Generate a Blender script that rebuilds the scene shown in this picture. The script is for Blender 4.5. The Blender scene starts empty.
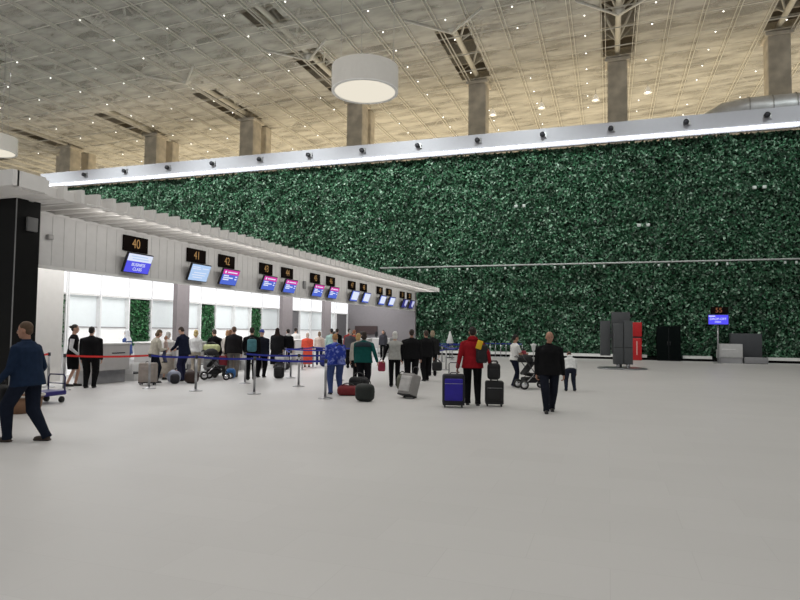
import bpy, bmesh, math, random
import numpy as np
from mathutils import Vector, Matrix

random.seed(7); rng = np.random.default_rng(11)
SC = bpy.context.scene
COL = SC.collection
PI = math.pi

# ------------------------------------------------------------------ camera
cam_data = bpy.data.cameras.new('camera'); cam = bpy.data.objects.new('camera', cam_data); COL.objects.link(cam)
_y = Vector((209, 34, 622)).normalized(); _x = Vector((-1856, 9, 622)); _x = -(_x - _y * _x.dot(_y)).normalized(); _z = _x.cross(_y)
RW = Matrix((_x, _y, _z))                      # image axes (right, down, forward) -> world
_r, _u, _b = RW @ Vector((1, 0, 0)), RW @ Vector((0, -1, 0)), RW @ Vector((0, 0, -1))
M4 = Matrix(((_r.x, _u.x, _b.x, 0), (_r.y, _u.y, _b.y, 0), (_r.z, _u.z, _b.z, 1.68), (0, 0, 0, 1)))
cam.matrix_world = M4
cam_data.sensor_width = 36; cam_data.lens = 622 / 800 * 36; cam_data.clip_end = 400; cam_data.clip_start = 0.05
SC.camera = cam

# ------------------------------------------------------------------ world, exposure, lights
SC.view_settings.view_transform = 'Standard'; SC.view_settings.look = 'None'; SC.view_settings.gamma = 1
SC.view_settings.use_curve_mapping = False; SC.view_settings.exposure = 0.0
world = bpy.data.worlds.new('world'); SC.world = world; world.use_nodes = True
bgn = world.node_tree.nodes['Background']; bgn.inputs[0].default_value = (0.78, 0.80, 0.80, 1); bgn.inputs[1].default_value = 0.42

def spot(x, y, z, power, color=(1, .97, .93), angle=150, r=.12):
    d = bpy.data.lights.new('hall_spot', 'SPOT'); d.energy = power; d.color = color; d.spot_size = math.radians(angle)
    d.spot_blend = .6; d.shadow_soft_size = r
    o = bpy.data.objects.new('hall_spot', d); o.location = (x, y, z); COL.objects.link(o); return o
def area(x, y, z, sx, sy, power, color=(1, 1, 1), rot=(0, 0, 0)):
    d = bpy.data.lights.new('area', 'AREA'); d.shape = 'RECTANGLE'; d.size = sx; d.size_y = sy; d.energy = power; d.color = color
    o = bpy.data.objects.new('area', d); o.location = (x, y, z); o.rotation_euler = rot; COL.objects.link(o); return o

def ceil_z(x): return 22.9 + .045 * max(x, -50) + (0.0 if x > -50 else .0)
LX = [-.9 - .1 + 4.4 * k for k in range(-13, 4)]
for i, k in enumerate((-12, -10, -8, -6, -4, -2, 0, 2)):                  # ceiling downlights that light the hall
    for y in (2, 11, 20, 29, 37.2):
        p = 900
        if y > 30: p = 900 if k <= -4 else 750 if k < 0 else 400
        spot(-1.0 + 4.4 * k, y, ceil_z(-1.0 + 4.4 * k) - .35, p, (1, .975, .94))
for k in range(-11, 4, 2):                                                # spots added below the ceiling to brighten the planting
    x = -1.0 + 4.4 * k
    o = spot(x, 34, ceil_z(x) - .3, 8200 if k < -2 else 6600 if k < 1 else 3600, (.93, 1, .97), 62, .15); o.data.spot_blend = 1.0
    o.rotation_euler = Vector((0, 10.2, 11.2 - o.location.z)).to_track_quat('-Z', 'Y').to_euler()
area(-11.45, 26.5, 4.36, .12, 30.5, 95, (1, .97, .92), (0, math.radians(78), 0))   # unseen strip light added among the fins to brighten the fascia
area(-20, 62, 6, 90, 24, 12500, (1, .85, .60), (PI, 0, 0))                  # bright warm hall beyond the planted wall
area(-15.6, 26.5, 4.33, 3.0, 30, 900, (1, 1, 1))                          # ceiling panels over the desks

# ------------------------------------------------------------------ materials
MATS = {}
def mat(name, col, rough=.6, metal=0, var=.06, scale=6, spec=.4, emis=None, es=0, bump=0):
    if name in MATS: return MATS[name]
    m = bpy.data.materials.new(name); m.use_nodes = True; nt = m.node_tree; b = nt.nodes['Principled BSDF']
    b.inputs['Roughness'].default_value = rough; b.inputs['Metallic'].default_value = metal
    b.inputs['Specular IOR Level'].default_value = spec
    tc = nt.nodes.new('ShaderNodeTexCoord'); n = nt.nodes.new('ShaderNodeTexNoise'); n.inputs['Scale'].default_value = scale
    n.inputs['Detail'].default_value = 4
    nt.links.new(tc.outputs['Object'], n.inputs['Vector'])
    r = nt.nodes.new('ShaderNodeValToRGB'); r.color_ramp.elements[0].position = .3; r.color_ramp.elements[1].position = .7
    r.color_ramp.elements[0].color = tuple(max(0, c * (1 - var)) for c in col) + (1,)
    r.color_ramp.elements[1].color = tuple(min(1, c * (1 + var)) for c in col) + (1,)
    nt.links.new(n.outputs['Fac'], r.inputs['Fac']); nt.links.new(r.outputs['Color'], b.inputs['Base Color'])
    if bump:
        bp = nt.nodes.new('ShaderNodeBump'); bp.inputs['Strength'].default_value = bump; nt.links.new(n.outputs['Fac'], bp.inputs['Height'])
        nt.links.new(bp.outputs['Normal'], b.inputs['Normal'])
    if emis:
        b.inputs['Emission Color'].default_value = tuple(emis) + (1,); b.inputs['Emission Strength'].default_value = es
    MATS[name] = m; return m
def emit(name, col, s, sample=True):
    if name in MATS: return MATS[name]
    m = bpy.data.materials.new(name); m.use_nodes = True; nt = m.node_tree
    for n in list(nt.nodes): nt.nodes.remove(n)
    e = nt.nodes.new('ShaderNodeEmission'); o = nt.nodes.new('ShaderNodeOutputMaterial')
    e.inputs[0].default_value = tuple(col) + (1,); e.inputs[1].default_value = s; nt.links.new(e.outputs[0], o.inputs[0])
    if not sample: m.cycles.emission_sampling = 'NONE'
    MATS[name] = m; return m

# floor: big matt tiles
m = bpy.data.materials.new('floor_tiles'); m.use_nodes = True; nt = m.node_tree; b = nt.nodes['Principled BSDF']
tc = nt.nodes.new('ShaderNodeTexCoord'); br = nt.nodes.new('ShaderNodeTexBrick')
br.inputs['Scale'].default_value = 1; br.inputs['Brick Width'].default_value = 1.2; br.inputs['Row Height'].default_value = .6
br.inputs['Mortar Size'].default_value = .003; br.inputs['Mortar Smooth'].default_value = .3; br.offset = .5
br.inputs['Color1'].default_value = (.62, .61, .60, 1); br.inputs['Color2'].default_value = (.60, .59, .58, 1); br.inputs['Mortar'].default_value = (.56, .55, .54, 1)
nt.links.new(tc.outputs['Object'], br.inputs['Vector'])
nz = nt.nodes.new('ShaderNodeTexNoise'); nz.inputs['Scale'].default_value = .35; nz.inputs['Detail'].default_value = 5; nt.links.new(tc.outputs['Object'], nz.inputs['Vector'])
mx = nt.nodes.new('ShaderNodeMixRGB'); mx.blend_type = 'MULTIPLY'; mx.inputs[0].default_value = .12
nt.links.new(br.outputs['Color'], mx.inputs[1]); nt.links.new(nz.outputs['Fac'], mx.inputs[2]); nt.links.new(mx.outputs[0], b.inputs['Base Color'])
b.inputs['Roughness'].default_value = .42; b.inputs['Specular IOR Level'].default_value = .35
FLOOR = m
WHITE = mat('white_paint', (.74, .735, .72), .5, var=.02)
CANOPY = mat('canopy_paint', (.80, .78, .755), .55, var=.02)
FASCIA = mat('fascia_metal', (.64, .63, .62), .5, var=.03)
GREYW = mat('grey_panel', (.215, .20, .208), .6, var=.04)
PILLAR = mat('pillar_grey', (.22, .195, .20), .6, var=.04)
CONC = mat('concrete', (.62, .57, .49), .85, var=.22, scale=1.2, bump=.1)
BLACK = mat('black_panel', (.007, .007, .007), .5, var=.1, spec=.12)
BLK = mat('black_plastic', (.015, .015, .017), .45)
STEEL = mat('brushed_steel', (.38, .38, .39), .35, .9, var=.08)
CHROME = mat('chrome', (.7, .7, .72), .15, 1)
DARKM = mat('dark_metal', (.06, .06, .065), .4, .5)
TOTEM = mat('totem_grey', (.075, .08, .085), .5, var=.05)
BLUEBELT = mat('blue_belt', (.018, .03, .30), .6)
REDBELT = mat('red_belt', (.75, .035, .03), .6)
RUBBER = mat('rubber', (.02, .02, .02), .8)
LED = emit('led_strip', (.93, .97, 1), 6)
DRUMGLOW = emit('drum_diffuser', (1, .93, .78), .84)
BULB = emit('bulb', (1, .97, .9), 4, False)
PANE_UP = emit('lit_panel', (.97, .98, 1), 1.25)
PANE_LOW = mat('frosted_panel', (.68, .72, .725), .4, var=.02, emis=(.90, .96, .97), es=.22)
PANE_BASE = mat('white_laminate', (.80, .80, .79), .4, var=.02, emis=(1, 1, 1), es=.25)
DESKM = mat('desk_laminate', (.50, .485, .48), .45, var=.02)
AMBER = emit('amber_led', (.85, .50, .20), .42, False)
SIGNBK = mat('sign_black', (.010, .007, .006), .9, spec=.03)

# leaf material: colour differs from leaf to leaf
def leafmat(name, cols, rough=.45):
    m = bpy.data.materials.new(name); m.use_nodes = True; nt = m.node_tree; b = nt.nodes['Principled BSDF']
    g = nt.nodes.new('ShaderNodeNewGeometry'); r = nt.nodes.new('ShaderNodeValToRGB'); e = r.color_ramp.elements
    e[0].position = 0; e[0].color = cols[0] + (1,); e[1].position = 1; e[1].color = cols[-1] + (1,)
    for i, c in enumerate(cols[1:-1]): x = e.new((i + 1) / (len(cols) - 1)); x.color = c + (1,)
    nt.links.new(g.outputs['Random Per Island'], r.inputs['Fac']); nt.links.new(r.outputs['Color'], b.inputs['Base Color'])
    b.inputs['Roughness'].default_value = rough; b.inputs['Specular IOR Level'].default_value = .5
    return m
LEAF = leafmat('ivy_leaves', [(.005, .018, .009), (.010, .038, .018), (.018, .068, .032), (.028, .105, .050), (.05, .175, .085), (.12, .26, .16), (.30, .43, .33)], .4)
LEAF2 = leafmat('panel_leaves', [(.01, .04, .015), (.02, .10, .03), (.03, .16, .05), (.05, .22, .07)])

# ------------------------------------------------------------------ mesh helpers
ORD = ['first', 'second', 'third', 'fourth', 'fifth', 'sixth', 'seventh', 'eighth', 'ninth', 'tenth', 'eleventh', 'twelfth', 'thirteenth']
class MB:
    def __init__(s): s.v = []; s.f = []; s.m = []; s.sm = []
    def add(s, v, f, mi=0, smooth=False):
        o = len(s.v); s.v += [tuple(p) for p in v]; s.f += [tuple(i + o for i in q) for q in f]; s.m += [mi] * len(f); s.sm += [smooth] * len(f); return s
    def box(s, x0, x1, y0, y1, z0, z1, mi=0):
        v = [(x, y, z) for z in (z0, z1) for y in (y0, y1) for x in (x0, x1)]
        return s.add(v, [(0, 2, 3, 1), (4, 5, 7, 6), (0, 1, 5, 4), (2, 6, 7, 3), (0, 4, 6, 2), (1, 3, 7, 5)], mi)
    def cb(s, cx, cy, cz, dx, dy, dz, mi=0): return s.box(cx - dx / 2, cx + dx / 2, cy - dy / 2, cy + dy / 2, cz - dz / 2, cz + dz / 2, mi)
    def tube(s, pts, r, n=8, mi=0, smooth=True, caps=True):
        v, f = tube_vf(pts, r, n, caps); return s.add(v, f, mi, smooth)
    def lathe(s, prof, n=24, c=(0, 0, 0), mi=0, smooth=True, caps=True):
        v = []; f = []
        for r, z in prof:
            for k in range(n): a = 2 * PI * k / n; v.append((c[0] + r * math.cos(a), c[1] + r * math.sin(a), c[2] + z))
        for i in range(len(prof) - 1):
            for k in range(n): k2 = (k + 1) % n; f.append((i * n + k, i * n + k2, (i + 1) * n + k2, (i + 1) * n + k))
        if caps: f.append(tuple(range(n))[::-1]); f.append(tuple((len(prof) - 1) * n + k for k in range(n)))
        return s.add(v, f, mi, smooth)
    def rbox(s, cx, cy, cz, dx, dy, dz, r=.03, seg=3, mi=0, rot=None):
        v, f = rbox_vf(dx, dy, dz, r, seg)
        if rot is not None: v = [rot @ Vector(p) for p in v]
        return s.add([(p[0] + cx, p[1] + cy, p[2] + cz) for p in v], f, mi, True)
    def ell(s, c, r, rot=None, mi=0, n=12):
        v, f = ell_vf(c, r, rot, n); return s.add(v, f, mi, True)
    def build(s, name, mats, parent=None, loc=None):
        me = bpy.data.meshes.new(name); me.from_pydata([tuple(p) for p in s.v], [], s.f)
        for q in (mats if isinstance(mats, (list, tuple)) else [mats]): me.materials.append(q)
        me.polygons.foreach_set('material_index', s.m); me.polygons.foreach_set('use_smooth', s.sm); me.update()
        o = bpy.data.objects.new(name, me); COL.objects.link(o)
        if parent: o.parent = parent
        if loc: o.location = loc
        return o
def tube_vf(pts, r, n=8, caps=True):
    P = [Vector(p) for p in pts]; R = r if isinstance(r, (list, tuple)) else [r] * len(P); v = []; f = []
    prev = None
    for i, p in enumerate(P):
        t = (P[min(i + 1, len(P) - 1)] - P[max(i - 1, 0)]).normalized()
        if prev is None: a = t.orthogonal().normalized()
        else: a = (prev - t * prev.dot(t)).normalized()
        prev = a; bb = t.cross(a)
        for k in range(n): th = 2 * PI * k / n; v.append(p + (a * math.cos(th) + bb * math.sin(th)) * R[i])
    for i in range(len(P) - 1):
        for k in range(n): k2 = (k + 1) % n; f.append((i * n + k, i * n + k2, (i + 1) * n + k2, (i + 1) * n + k))
    if caps: f.append(tuple(range(n))[::-1]); f.append(tuple((len(P) - 1) * n + k for k in range(n)))
    return v, f
_rb = {}
def rbox_vf(dx, dy, dz, r, seg):
    bm = bmesh.new(); bmesh.ops.create_cube(bm, size=1)
    for q in bm.verts: q.co = Vector((q.co.x * dx, q.co.y * dy, q.co.z * dz))
    bmesh.ops.bevel(bm, geom=bm.edges[:], offset=min(r, .49 * min(dx, dy, dz)), segments=seg, affect='EDGES', profile=.5)
    bm.verts.index_update(); v = [tuple(q.co) for q in bm.verts]; f = [tuple(w.index for w in q.verts) for q in bm.faces]; bm.free(); return v, f
def ell_vf(c, r, rot=None, n=12):
    v = []; f = []; m = n // 2 + 1
    v.append(Vector((0, 0, -r[2])))
    for i in range(1, m):
        ph = -PI / 2 + PI * i / m
        for k in range(n): th = 2 * PI * k / n; v.append(Vector((r[0] * math.cos(ph) * math.cos(th), r[1] * math.cos(ph) * math.sin(th), r[2] * math.sin(ph))))
    v.append(Vector((0, 0, r[2])))
    for k in range(n): f.append((0, 1 + (k + 1) % n, 1 + k))
    for i in range(m - 2):
        for k in range(n): a = 1 + i * n; k2 = (k + 1) % n; f.append((a + k, a + k2, a + n + k2, a + n + k))
    l = len(v) - 1; a = 1 + (m - 2) * n
    for k in range(n): f.append((a + k, a + (k + 1) % n, l))
    if rot is not None: v = [rot @ p for p in v]
    c = Vector(c); return [p + c for p in v], f

def tag(o, label, cat, group=None, kind=None):
    o['label'] = label; o['category'] = cat
    if group: o['group'] = group
    if kind: o['kind'] = kind
    return o
def thing(name, label, cat, loc=(0, 0, 0), rotz=0, group=None):
    o = bpy.data.objects.new(name, None); COL.objects.link(o); o.empty_display_size = .2
    o.location = loc; o.rotation_euler = (0, 0, rotz); return tag(o, label, cat, group)
def struct(name, mb, mats, label, cat):
    o = mb.build(name, mats); o['kind'] = 'structure'; o['label'] = label; o['category'] = cat; return o
def dup(root, loc, rotz=None, label=None, group=None):
    def cp(o, par):
        c = o.copy(); COL.objects.link(c); c.parent = par
        for ch in KIDS.get(o.name, [q for q in o.children]): cp(ch, c)
        return c
    r = cp(root, None); r.location = loc
    if rotz is not None: r.rotation_euler = (0, 0, rotz)
    if label: r['label'] = label
    if group: r['group'] = group
    return r
KIDS = {}

def text_vf(body, size, extrude=.004, align='CENTER'):
    cu = bpy.data.curves.new('lettering', 'FONT'); cu.body = body; cu.size = size; cu.extrude = extrude; cu.align_x = align; cu.align_y = 'CENTER'
    o = bpy.data.objects.new('lettering', cu); COL.objects.link(o); dg = bpy.context.evaluated_depsgraph_get()
    me = bpy.data.meshes.new_from_object(o.evaluated_get(dg)); v = [tuple(q.co) for q in me.vertices]; f = [tuple(p.vertices) for p in me.polygons]
    bpy.data.objects.remove(o); bpy.data.curves.remove(cu); bpy.data.meshes.remove(me); return v, f
# ================================================================== THE SETTING
struct('floor', MB().box(-95, 30, -12, 82, -.3, 0), FLOOR, 'pale grey tiled concourse floor', 'floor')

# ---- ceiling: roof deck, white mesh panels below it, struts between
m = bpy.data.materials.new('roof_deck'); m.use_nodes = True; nt = m.node_tree; b = nt.nodes['Principled BSDF']
tc = nt.nodes.new('ShaderNodeTexCoord'); mp = nt.nodes.new('ShaderNodeMapping'); nt.links.new(tc.outputs['Object'], mp.inputs[0]); mp.inputs['Scale'].default_value = (.12, 1.1, .3)
nz = nt.nodes.new('ShaderNodeTexNoise'); nz.inputs['Scale'].default_value = 1.0; nz.inputs['Detail'].default_value = 6; nt.links.new(mp.outputs[0], nz.inputs['Vector'])
rp = nt.nodes.new('ShaderNodeValToRGB'); rp.color_ramp.elements[0].position = .38; rp.color_ramp.elements[1].position = .62
rp.color_ramp.elements[0].color = (.24, .21, .17, 1); rp.color_ramp.elements[1].color = (.78, .72, .60, 1)
nt.links.new(nz.outputs['Fac'], rp.inputs[0]); nt.links.new(rp.outputs[0], b.inputs['Base Color']); b.inputs['Roughness'].default_value = .8
DECK = m
def slopebox(mb, x0, x1, y0, y1, dz0, dz1, mi=0):
    a, c = ceil_z(x0), ceil_z(x1)
    v = [(x0, y0, a + dz0), (x1, y0, c + dz0), (x0, y1, a + dz0), (x1, y1, c + dz0), (x0, y0, a + dz1), (x1, y0, c + dz1), (x0, y1, a + dz1), (x1, y1, c + dz1)]
    mb.add(v, [(0, 2, 3, 1), (4, 5, 7, 6), (0, 1, 5, 4), (2, 6, 7, 3), (0, 4, 6, 2), (1, 3, 7, 5)], mi)
d = MB()
slopebox(d, -95, -50, -12, 82, 3.0, 3.3); slopebox(d, -50, 30, -12, 82, 3.0, 3.3)
struct('ceiling', d, DECK, 'brown grey roof deck high above the hall', 'ceiling')
BEAMM = mat('roof_steel', (.52, .49, .43), .6, var=.15)
BEAMD = mat('roof_steel_dark', (.20, .175, .14), .7, var=.15)
d = MB()
for i in range(46):
    y = -10 + i * 2.0
    slopebox(d, -50, 30, y, y + .22, 1.75, 3.0, i % 3 == 1); slopebox(d, -95, -50, y, y + .22, 1.75, 3.0, i % 3 == 1)
struct('trim_1', d, [BEAMM, BEAMD], 'steel purlins crossing the roof above the mesh ceiling', 'roof beams')
# the mesh itself: open weave, so partly see-through
m = bpy.data.materials.new('open_mesh'); m.use_nodes = True; nt = m.node_tree; b = nt.nodes['Principled BSDF']
b.inputs['Base Color'].default_value = (.82, .80, .74, 1); b.inputs['Roughness'].default_value = .6
tc = nt.nodes.new('ShaderNodeTexCoord'); mp = nt.nodes.new('ShaderNodeMapping'); nt.links.new(tc.outputs['Object'], mp.inputs[0]); mp.inputs['Scale'].default_value = (.45, 1.3, .3)
nz = nt.nodes.new('ShaderNodeTexNoise'); nz.inputs['Scale'].default_value = .8; nz.inputs['Detail'].default_value = 5; nt.links.new(mp.outputs[0], nz.inputs['Vector'])
rp = nt.nodes.new('ShaderNodeMapRange'); rp.inputs['From Min'].default_value = .35; rp.inputs['From Max'].default_value = .65; rp.inputs['To Min'].default_value = .20; rp.inputs['To Max'].default_value = .52
nt.links.new(nz.outputs['Fac'], rp.inputs['Value'])
tr = nt.nodes.new('ShaderNodeBsdfTransparent'); mxs = nt.nodes.new('ShaderNodeMixShader'); out = nt.nodes['Material Output']
nt.links.new(rp.outputs[0], mxs.inputs[0]); nt.links.new(tr.outputs[0], mxs.inputs[1]); nt.links.new(b.outputs[0], mxs.inputs[2]); nt.links.new(mxs.outputs[0], out.inputs['Surface'])
MESH = m
COLX = [.7 - 10.9 * k for k in range(-2, 8)]
opens = [(-2, 38.5, 49.2), (-1, 38.5, 49.2), (0, 39.0, 49.2), (1, 40.5, 49.2), (2, 39.5, 49.2), (3, 43.0, 50.5), (4, 43.5, 50.5), (5, 44, 51), (6, 48, 52), (2, 33, 35.5), (7, 44, 52), (4, 30, 33)]
d = MB()
bands = sorted({y for _, a, c in opens for y in (a, c)} | {-12, 82})
for xk in range(-3, 9):
    cx = .7 - 10.9 * xk
    x0, x1 = cx - 10.9 + 1.15, cx - 1.15
    if x1 < -95: continue
    slopebox(d, x0, x1, -12, 82, 0, .02)
    for a, c in zip(bands[:-1], bands[1:]):
        if any(k == xk and a >= q - .01 and c <= w + .01 for k, q, w in opens): continue
        slopebox(d, cx - 1.15, cx + 1.15, a, c, 0, .02)
struct('ceiling.001', d, MESH, 'pale open weave mesh panels hung below the roof', 'ceiling')
RAILM = mat('ceiling_rail', (.74, .72, .66), .5, var=.04)
d = MB()
for k in range(-14, 46):
    x = .7 + 1.15 - 2.12 * k if False else (1.85 - 2.12 * k)
    if x < -94 or x > 28: continue
    for dx in (-.12, .12): d.box(x + dx - .018, x + dx + .018, -12, 82, ceil_z(x) - .12, ceil_z(x) - .01)
struct('trim_2', d, RAILM, 'thin paired white rails carrying the ceiling mesh along the hall', 'ceiling rails')
d = MB()
for k in range(33):
    y = -10 + 2.9 * k - .4
    slopebox(d, -50, 28, y, y + .04, -.02, .06); slopebox(d, -94, -50, y, y + .04, -.02, .06)
struct('trim_3', d, RAILM, 'thin cross rails of the ceiling mesh', 'ceiling rails')

g = random.Random(5)
CRM = [mat('cross_truss', (.66, .63, .56), .6, var=.15), BEAMD]
for j, y in enumerate((6, 14.7, 23.4, 32.1, 40.8, 53, 62, 71)):
    t = thing('cross_truss', 'lattice truss crossing the roof above the mesh ceiling, %s nearest' % ORD[j], 'truss', (0, y, 0), 0, 'cross trusses above the mesh ceiling')
    for nm, dz in (('bottom_chord', .5), ('top_chord', 2.5)):
        d = MB(); d.tube([(-93, 0, ceil_z(-93) + dz), (-50, 0, ceil_z(-50) + dz), (28, 0, ceil_z(28) + dz)], .11, 6); d.build(nm, CRM[0], t)
    d = MB(); x = -92; k = 0
    while x < 26:
        d.tube([(x, 0, ceil_z(x) + (.5 if k % 2 else 2.5)), (x + 1.9, 0, ceil_z(x + 1.9) + (2.5 if k % 2 else .5))], .07, 5); x += 1.9; k += 1
    d.build('web_bracing', CRM[0], t)
d = MB()
for i in range(170):
    x = g.uniform(-75, 22); y = g.uniform(4, 70); a = g.choice((0, 0, PI / 2, .7, -.7, 2.3)); L = g.uniform(2, 9); x2, y2 = x + math.sin(a) * L, y + math.cos(a) * L
    d.tube([(x, y, ceil_z(x) + g.uniform(.3, 1.6)), (x2, y2, ceil_z(x2) + g.uniform(.3, 1.6))], g.uniform(.04, .12), 5, g.choice((0, 0, 1)))
struct('trim_8', d, CRM, 'thin pipes and stays scattered above the mesh ceiling', 'pipes')

# roof trusses over each line of columns
for xk in range(-1, 8):
    cx = .7 - 10.9 * xk; z0 = ceil_z(cx)
    t = thing('roof_truss', 'white tubular roof truss running lengthways, %s from the right' % ORD[xk + 1], 'truss', (cx, 0, z0), 0, 'roof trusses above the column lines')
    MB().tube([(0, -8, .35), (0, 49.8, .35)], .20, 10).build('bottom_chord', RAILM, t)
    d = MB(); d.tube([(-1.4, -8, 2.6), (-1.4, 49.8, 2.6)], .14, 8); d.tube([(1.4, -8, 2.6), (1.4, 49.8, 2.6)], .14, 8); d.build('top_chord', RAILM, t)
    d = MB()
    for j in range(13):
        y = -5.2 + 4.4 * j
        for sx in (-1, 1): d.tube([(0, y, .35), (sx * 1.4, y - 2.2, 2.6)], .09, 6); d.tube([(0, y, .35), (sx * 1.4, y + 2.2, 2.6)], .09, 6)
    d.build('web_bracing', RAILM, t)
    if xk in (0, 1, 2, 3, -1):
        d = MB(); yn = 40.8 if xk else 42.6
        for sx in (-1, 1): d.tube([(0, yn, -.18), (sx * 2.6, yn - 2.6, -.14)], .08, 8)
        d.ell((0, yn, .1), (.42, .42, .30)); d.build('node_strut', RAILM, t)

# ---- columns beyond the planted wall
for xk in range(-1, 7):
    cx = .7 - 10.9 * xk
    pos = {-1: 'far right concrete column cut by the photo edge', 0: 'concrete column right of centre behind the planted wall', 1: 'concrete column standing between drum lamp and right of centre column',
           2: 'concrete column directly under the drum lamp', 3: 'concrete column first to the left of the drum lamp', 4: 'concrete column second to the left of the drum lamp',
           5: 'leftmost concrete column rising behind the planted wall', 6: 'distant concrete column beyond left edge'}[xk]
    if xk == 6: continue
    zc = ceil_z(cx)
    t = thing('concrete_column', pos, 'column', (cx, 50.3, 0), 0)
    d = MB(); d.rbox(0, 0, (zc - .3) / 2, 1.45, 1.45, zc - .3, .06, 2); d.build('shaft', CONC, t)
    d = MB(); d.cb(0, 0, zc - .2, 1.8, 1.8, .22); d.tube([(0, 0, zc - .1), (0, 0, zc + .6)], .3, 12); d.build('capital', CONC, t)
    if xk >= 2:
        side = {2: 'left-hand', 3: 'left-hand', 4: 'left-hand', 5: 'left-hand'}[xk]
        t2 = thing('concrete_column', ['slimmer concrete column right behind the one under the drum lamp', 'slimmer concrete column behind the first one left of the drum lamp',
              'slimmer concrete column behind the second one left of the drum lamp', 'slimmer concrete column behind the leftmost column'][xk - 2], 'column', (cx, 52.7, 0), 0)
        d = MB(); d.rbox(0, 0, zc / 2, 1.05, 1.05, zc - .1, .06, 2); d.build('shaft', CONC, t2)
t2 = thing('concrete_column', 'third slim column in the cluster at far left', 'column', (-56.3, 52.0, 0)); MB().rbox(0, 0, 10.2, 1.3, 1.3, 20.3, .06, 2).build('shaft', CONC, t2)
struct('wall_far', MB().box(-95, 30, 80.5, 81, 0, 26), mat('far_wall_beige', (.55, .49, .38), .8, var=.1), 'beige end wall of the hall beyond', 'wall')

# ---- the planted wall
struct('wall_back', MB().box(-52, 24, 44.95, 45.4, 0, 14.8), mat('planting_backing', (.012, .03, .018), .9, var=.3), 'dark backing of the planted wall', 'wall')
d = MB(); d.box(-50.3, 24, 43.75, 45.4, 14.98, 15.98); d.box(-50.3, 24, 43.86, 43.95, 14.66, 14.98)  # second box: lip extended down to shield the leaves from the strip's light
struct('trim_4', d, mat('beam_grey', (.40, .40, .44), .5, var=.02), 'white box beam along the top of the planted wall', 'beam')
tag(MB().box(-50.2, 11.25, 43.70, 43.76, 14.76, 14.91).build('light_strip', LED), 'glowing white light strip along the underside of the white beam', 'light')
def leaves(name, n, bounds, fn_depth, size, mt, seed, axis='Y'):
    g = np.random.default_rng(seed); (a0, a1), (z0, z1) = bounds
    a = g.uniform(a0, a1, n); z = g.uniform(z0, z1, n); dep = fn_depth(a, z, g)
    s = size * g.uniform(.6, 1.35, n)
    def unit(v): return v / np.linalg.norm(v, axis=1, keepdims=True)
    nor = unit(np.stack([g.normal(0, .9, n), -np.ones(n), g.normal(.25, .95, n)], 1))
    tip = np.stack([g.normal(0, .6, n), g.normal(-.35, .25, n), -np.ones(n) * g.uniform(.2, 1.2, n)], 1)
    tip = unit(tip - nor * np.sum(tip * nor, 1, keepdims=True)); sid = np.cross(nor, tip)
    c = np.stack([a, -dep, z], 1)
    base = c - tip * s[:, None] * .5; end = c + tip * s[:, None] * .5 - nor * s[:, None] * .08
    l = c + sid * s[:, None] * .34 - tip * s[:, None] * .08 + nor * s[:, None] * .10; r = c - sid * s[:, None] * .34 - tip * s[:, None] * .08 + nor * s[:, None] * .10
    V = np.stack([base, l, end, r], 1).reshape(-1, 3)
    if axis == 'X': V = np.stack([-V[:, 1], V[:, 0], V[:, 2]], 1)
    idx = np.arange(n)[:, None] * 4
    F = np.concatenate([idx + np.array([0, 2, 1]), idx + np.array([0, 3, 2])], 1).reshape(-1, 3)
    me = bpy.data.meshes.new(name); me.vertices.add(4 * n); me.vertices.foreach_set('co', V.astype(np.float32).ravel())
    me.loops.add(len(F) * 3); me.loops.foreach_set('vertex_index', F.ravel().astype(np.int32)); me.polygons.add(len(F))
    me.polygons.foreach_set('loop_start', np.arange(len(F), dtype=np.int32) * 3); me.polygons.foreach_set('loop_total', np.full(len(F), 3, dtype=np.int32))
    me.update(calc_edges=True); me.validate(); me.materials.append(mt)
    o = bpy.data.objects.new(name, me); COL.objects.link(o); return o
def vnoise(a, z, sc, seed):
    g = np.random.default_rng(seed); T = g.uniform(0, 1, (256, 256)); x = (a / sc) % 255; y = (z / sc + 40) % 255
    i = x.astype(int); j = y.astype(int); fx = x - i; fy = y - j; fx = fx * fx * (3 - 2 * fx); fy = fy * fy * (3 - 2 * fy)
    return (T[i, j] * (1 - fx) + T[i + 1, j] * fx) * (1 - fy) + (T[i, j + 1] * (1 - fx) + T[i + 1, j + 1] * fx) * fy
def wall_depth(a, z, g):
    return .05 + .42 * vnoise(a, z, .55, 1) * vnoise(a, z, .9, 5) * 1.5 + .25 * vnoise(a, z, 2.4, 2) + g.uniform(-.05, .12, len(a))
o = leaves('ivy_foliage', 190000, ((-51, 23), (.32, 14.66)), wall_depth, .215, LEAF, 3); o.location = (0, 44.68, 0)
tag(o, 'dense dark green leaves covering the whole tall planted wall', 'foliage', kind='stuff')
tag(MB().tube([(-16.3, 43.7, 6.42), (22, 43.7, 6.42)], .055, 8).build('cable_rail', mat('rail_grey', (.42, .43, .42), .5)), 'thin grey horizontal rail fixed across the middle of the planted wall', 'rail')
d = MB(); d.box(-13.5, 2.35, 43.9, 44.8, .16, .34); d.box(4.5, 6.2, 43.9, 44.8, .16, .34); d.box(9.3, 24, 43.9, 44.8, .16, .34)
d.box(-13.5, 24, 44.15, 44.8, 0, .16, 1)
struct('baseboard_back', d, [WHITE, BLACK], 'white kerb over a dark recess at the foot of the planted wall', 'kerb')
SPK = [(-45.58, 'leftmost'), (-41.01, 'second'), (-36.4, 'third'), (-31.84, 'fourth'), (-27.28, 'fifth'), (-22.8, 'sixth'), (-18.2, 'seventh'), (-13.7, 'eighth'), (-9.15, 'ninth'), (-4.5, 'tenth'), (.06, 'eleventh'), (4.74, 'twelfth'), (9.43, 'rightmost')]
pj = None
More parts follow.
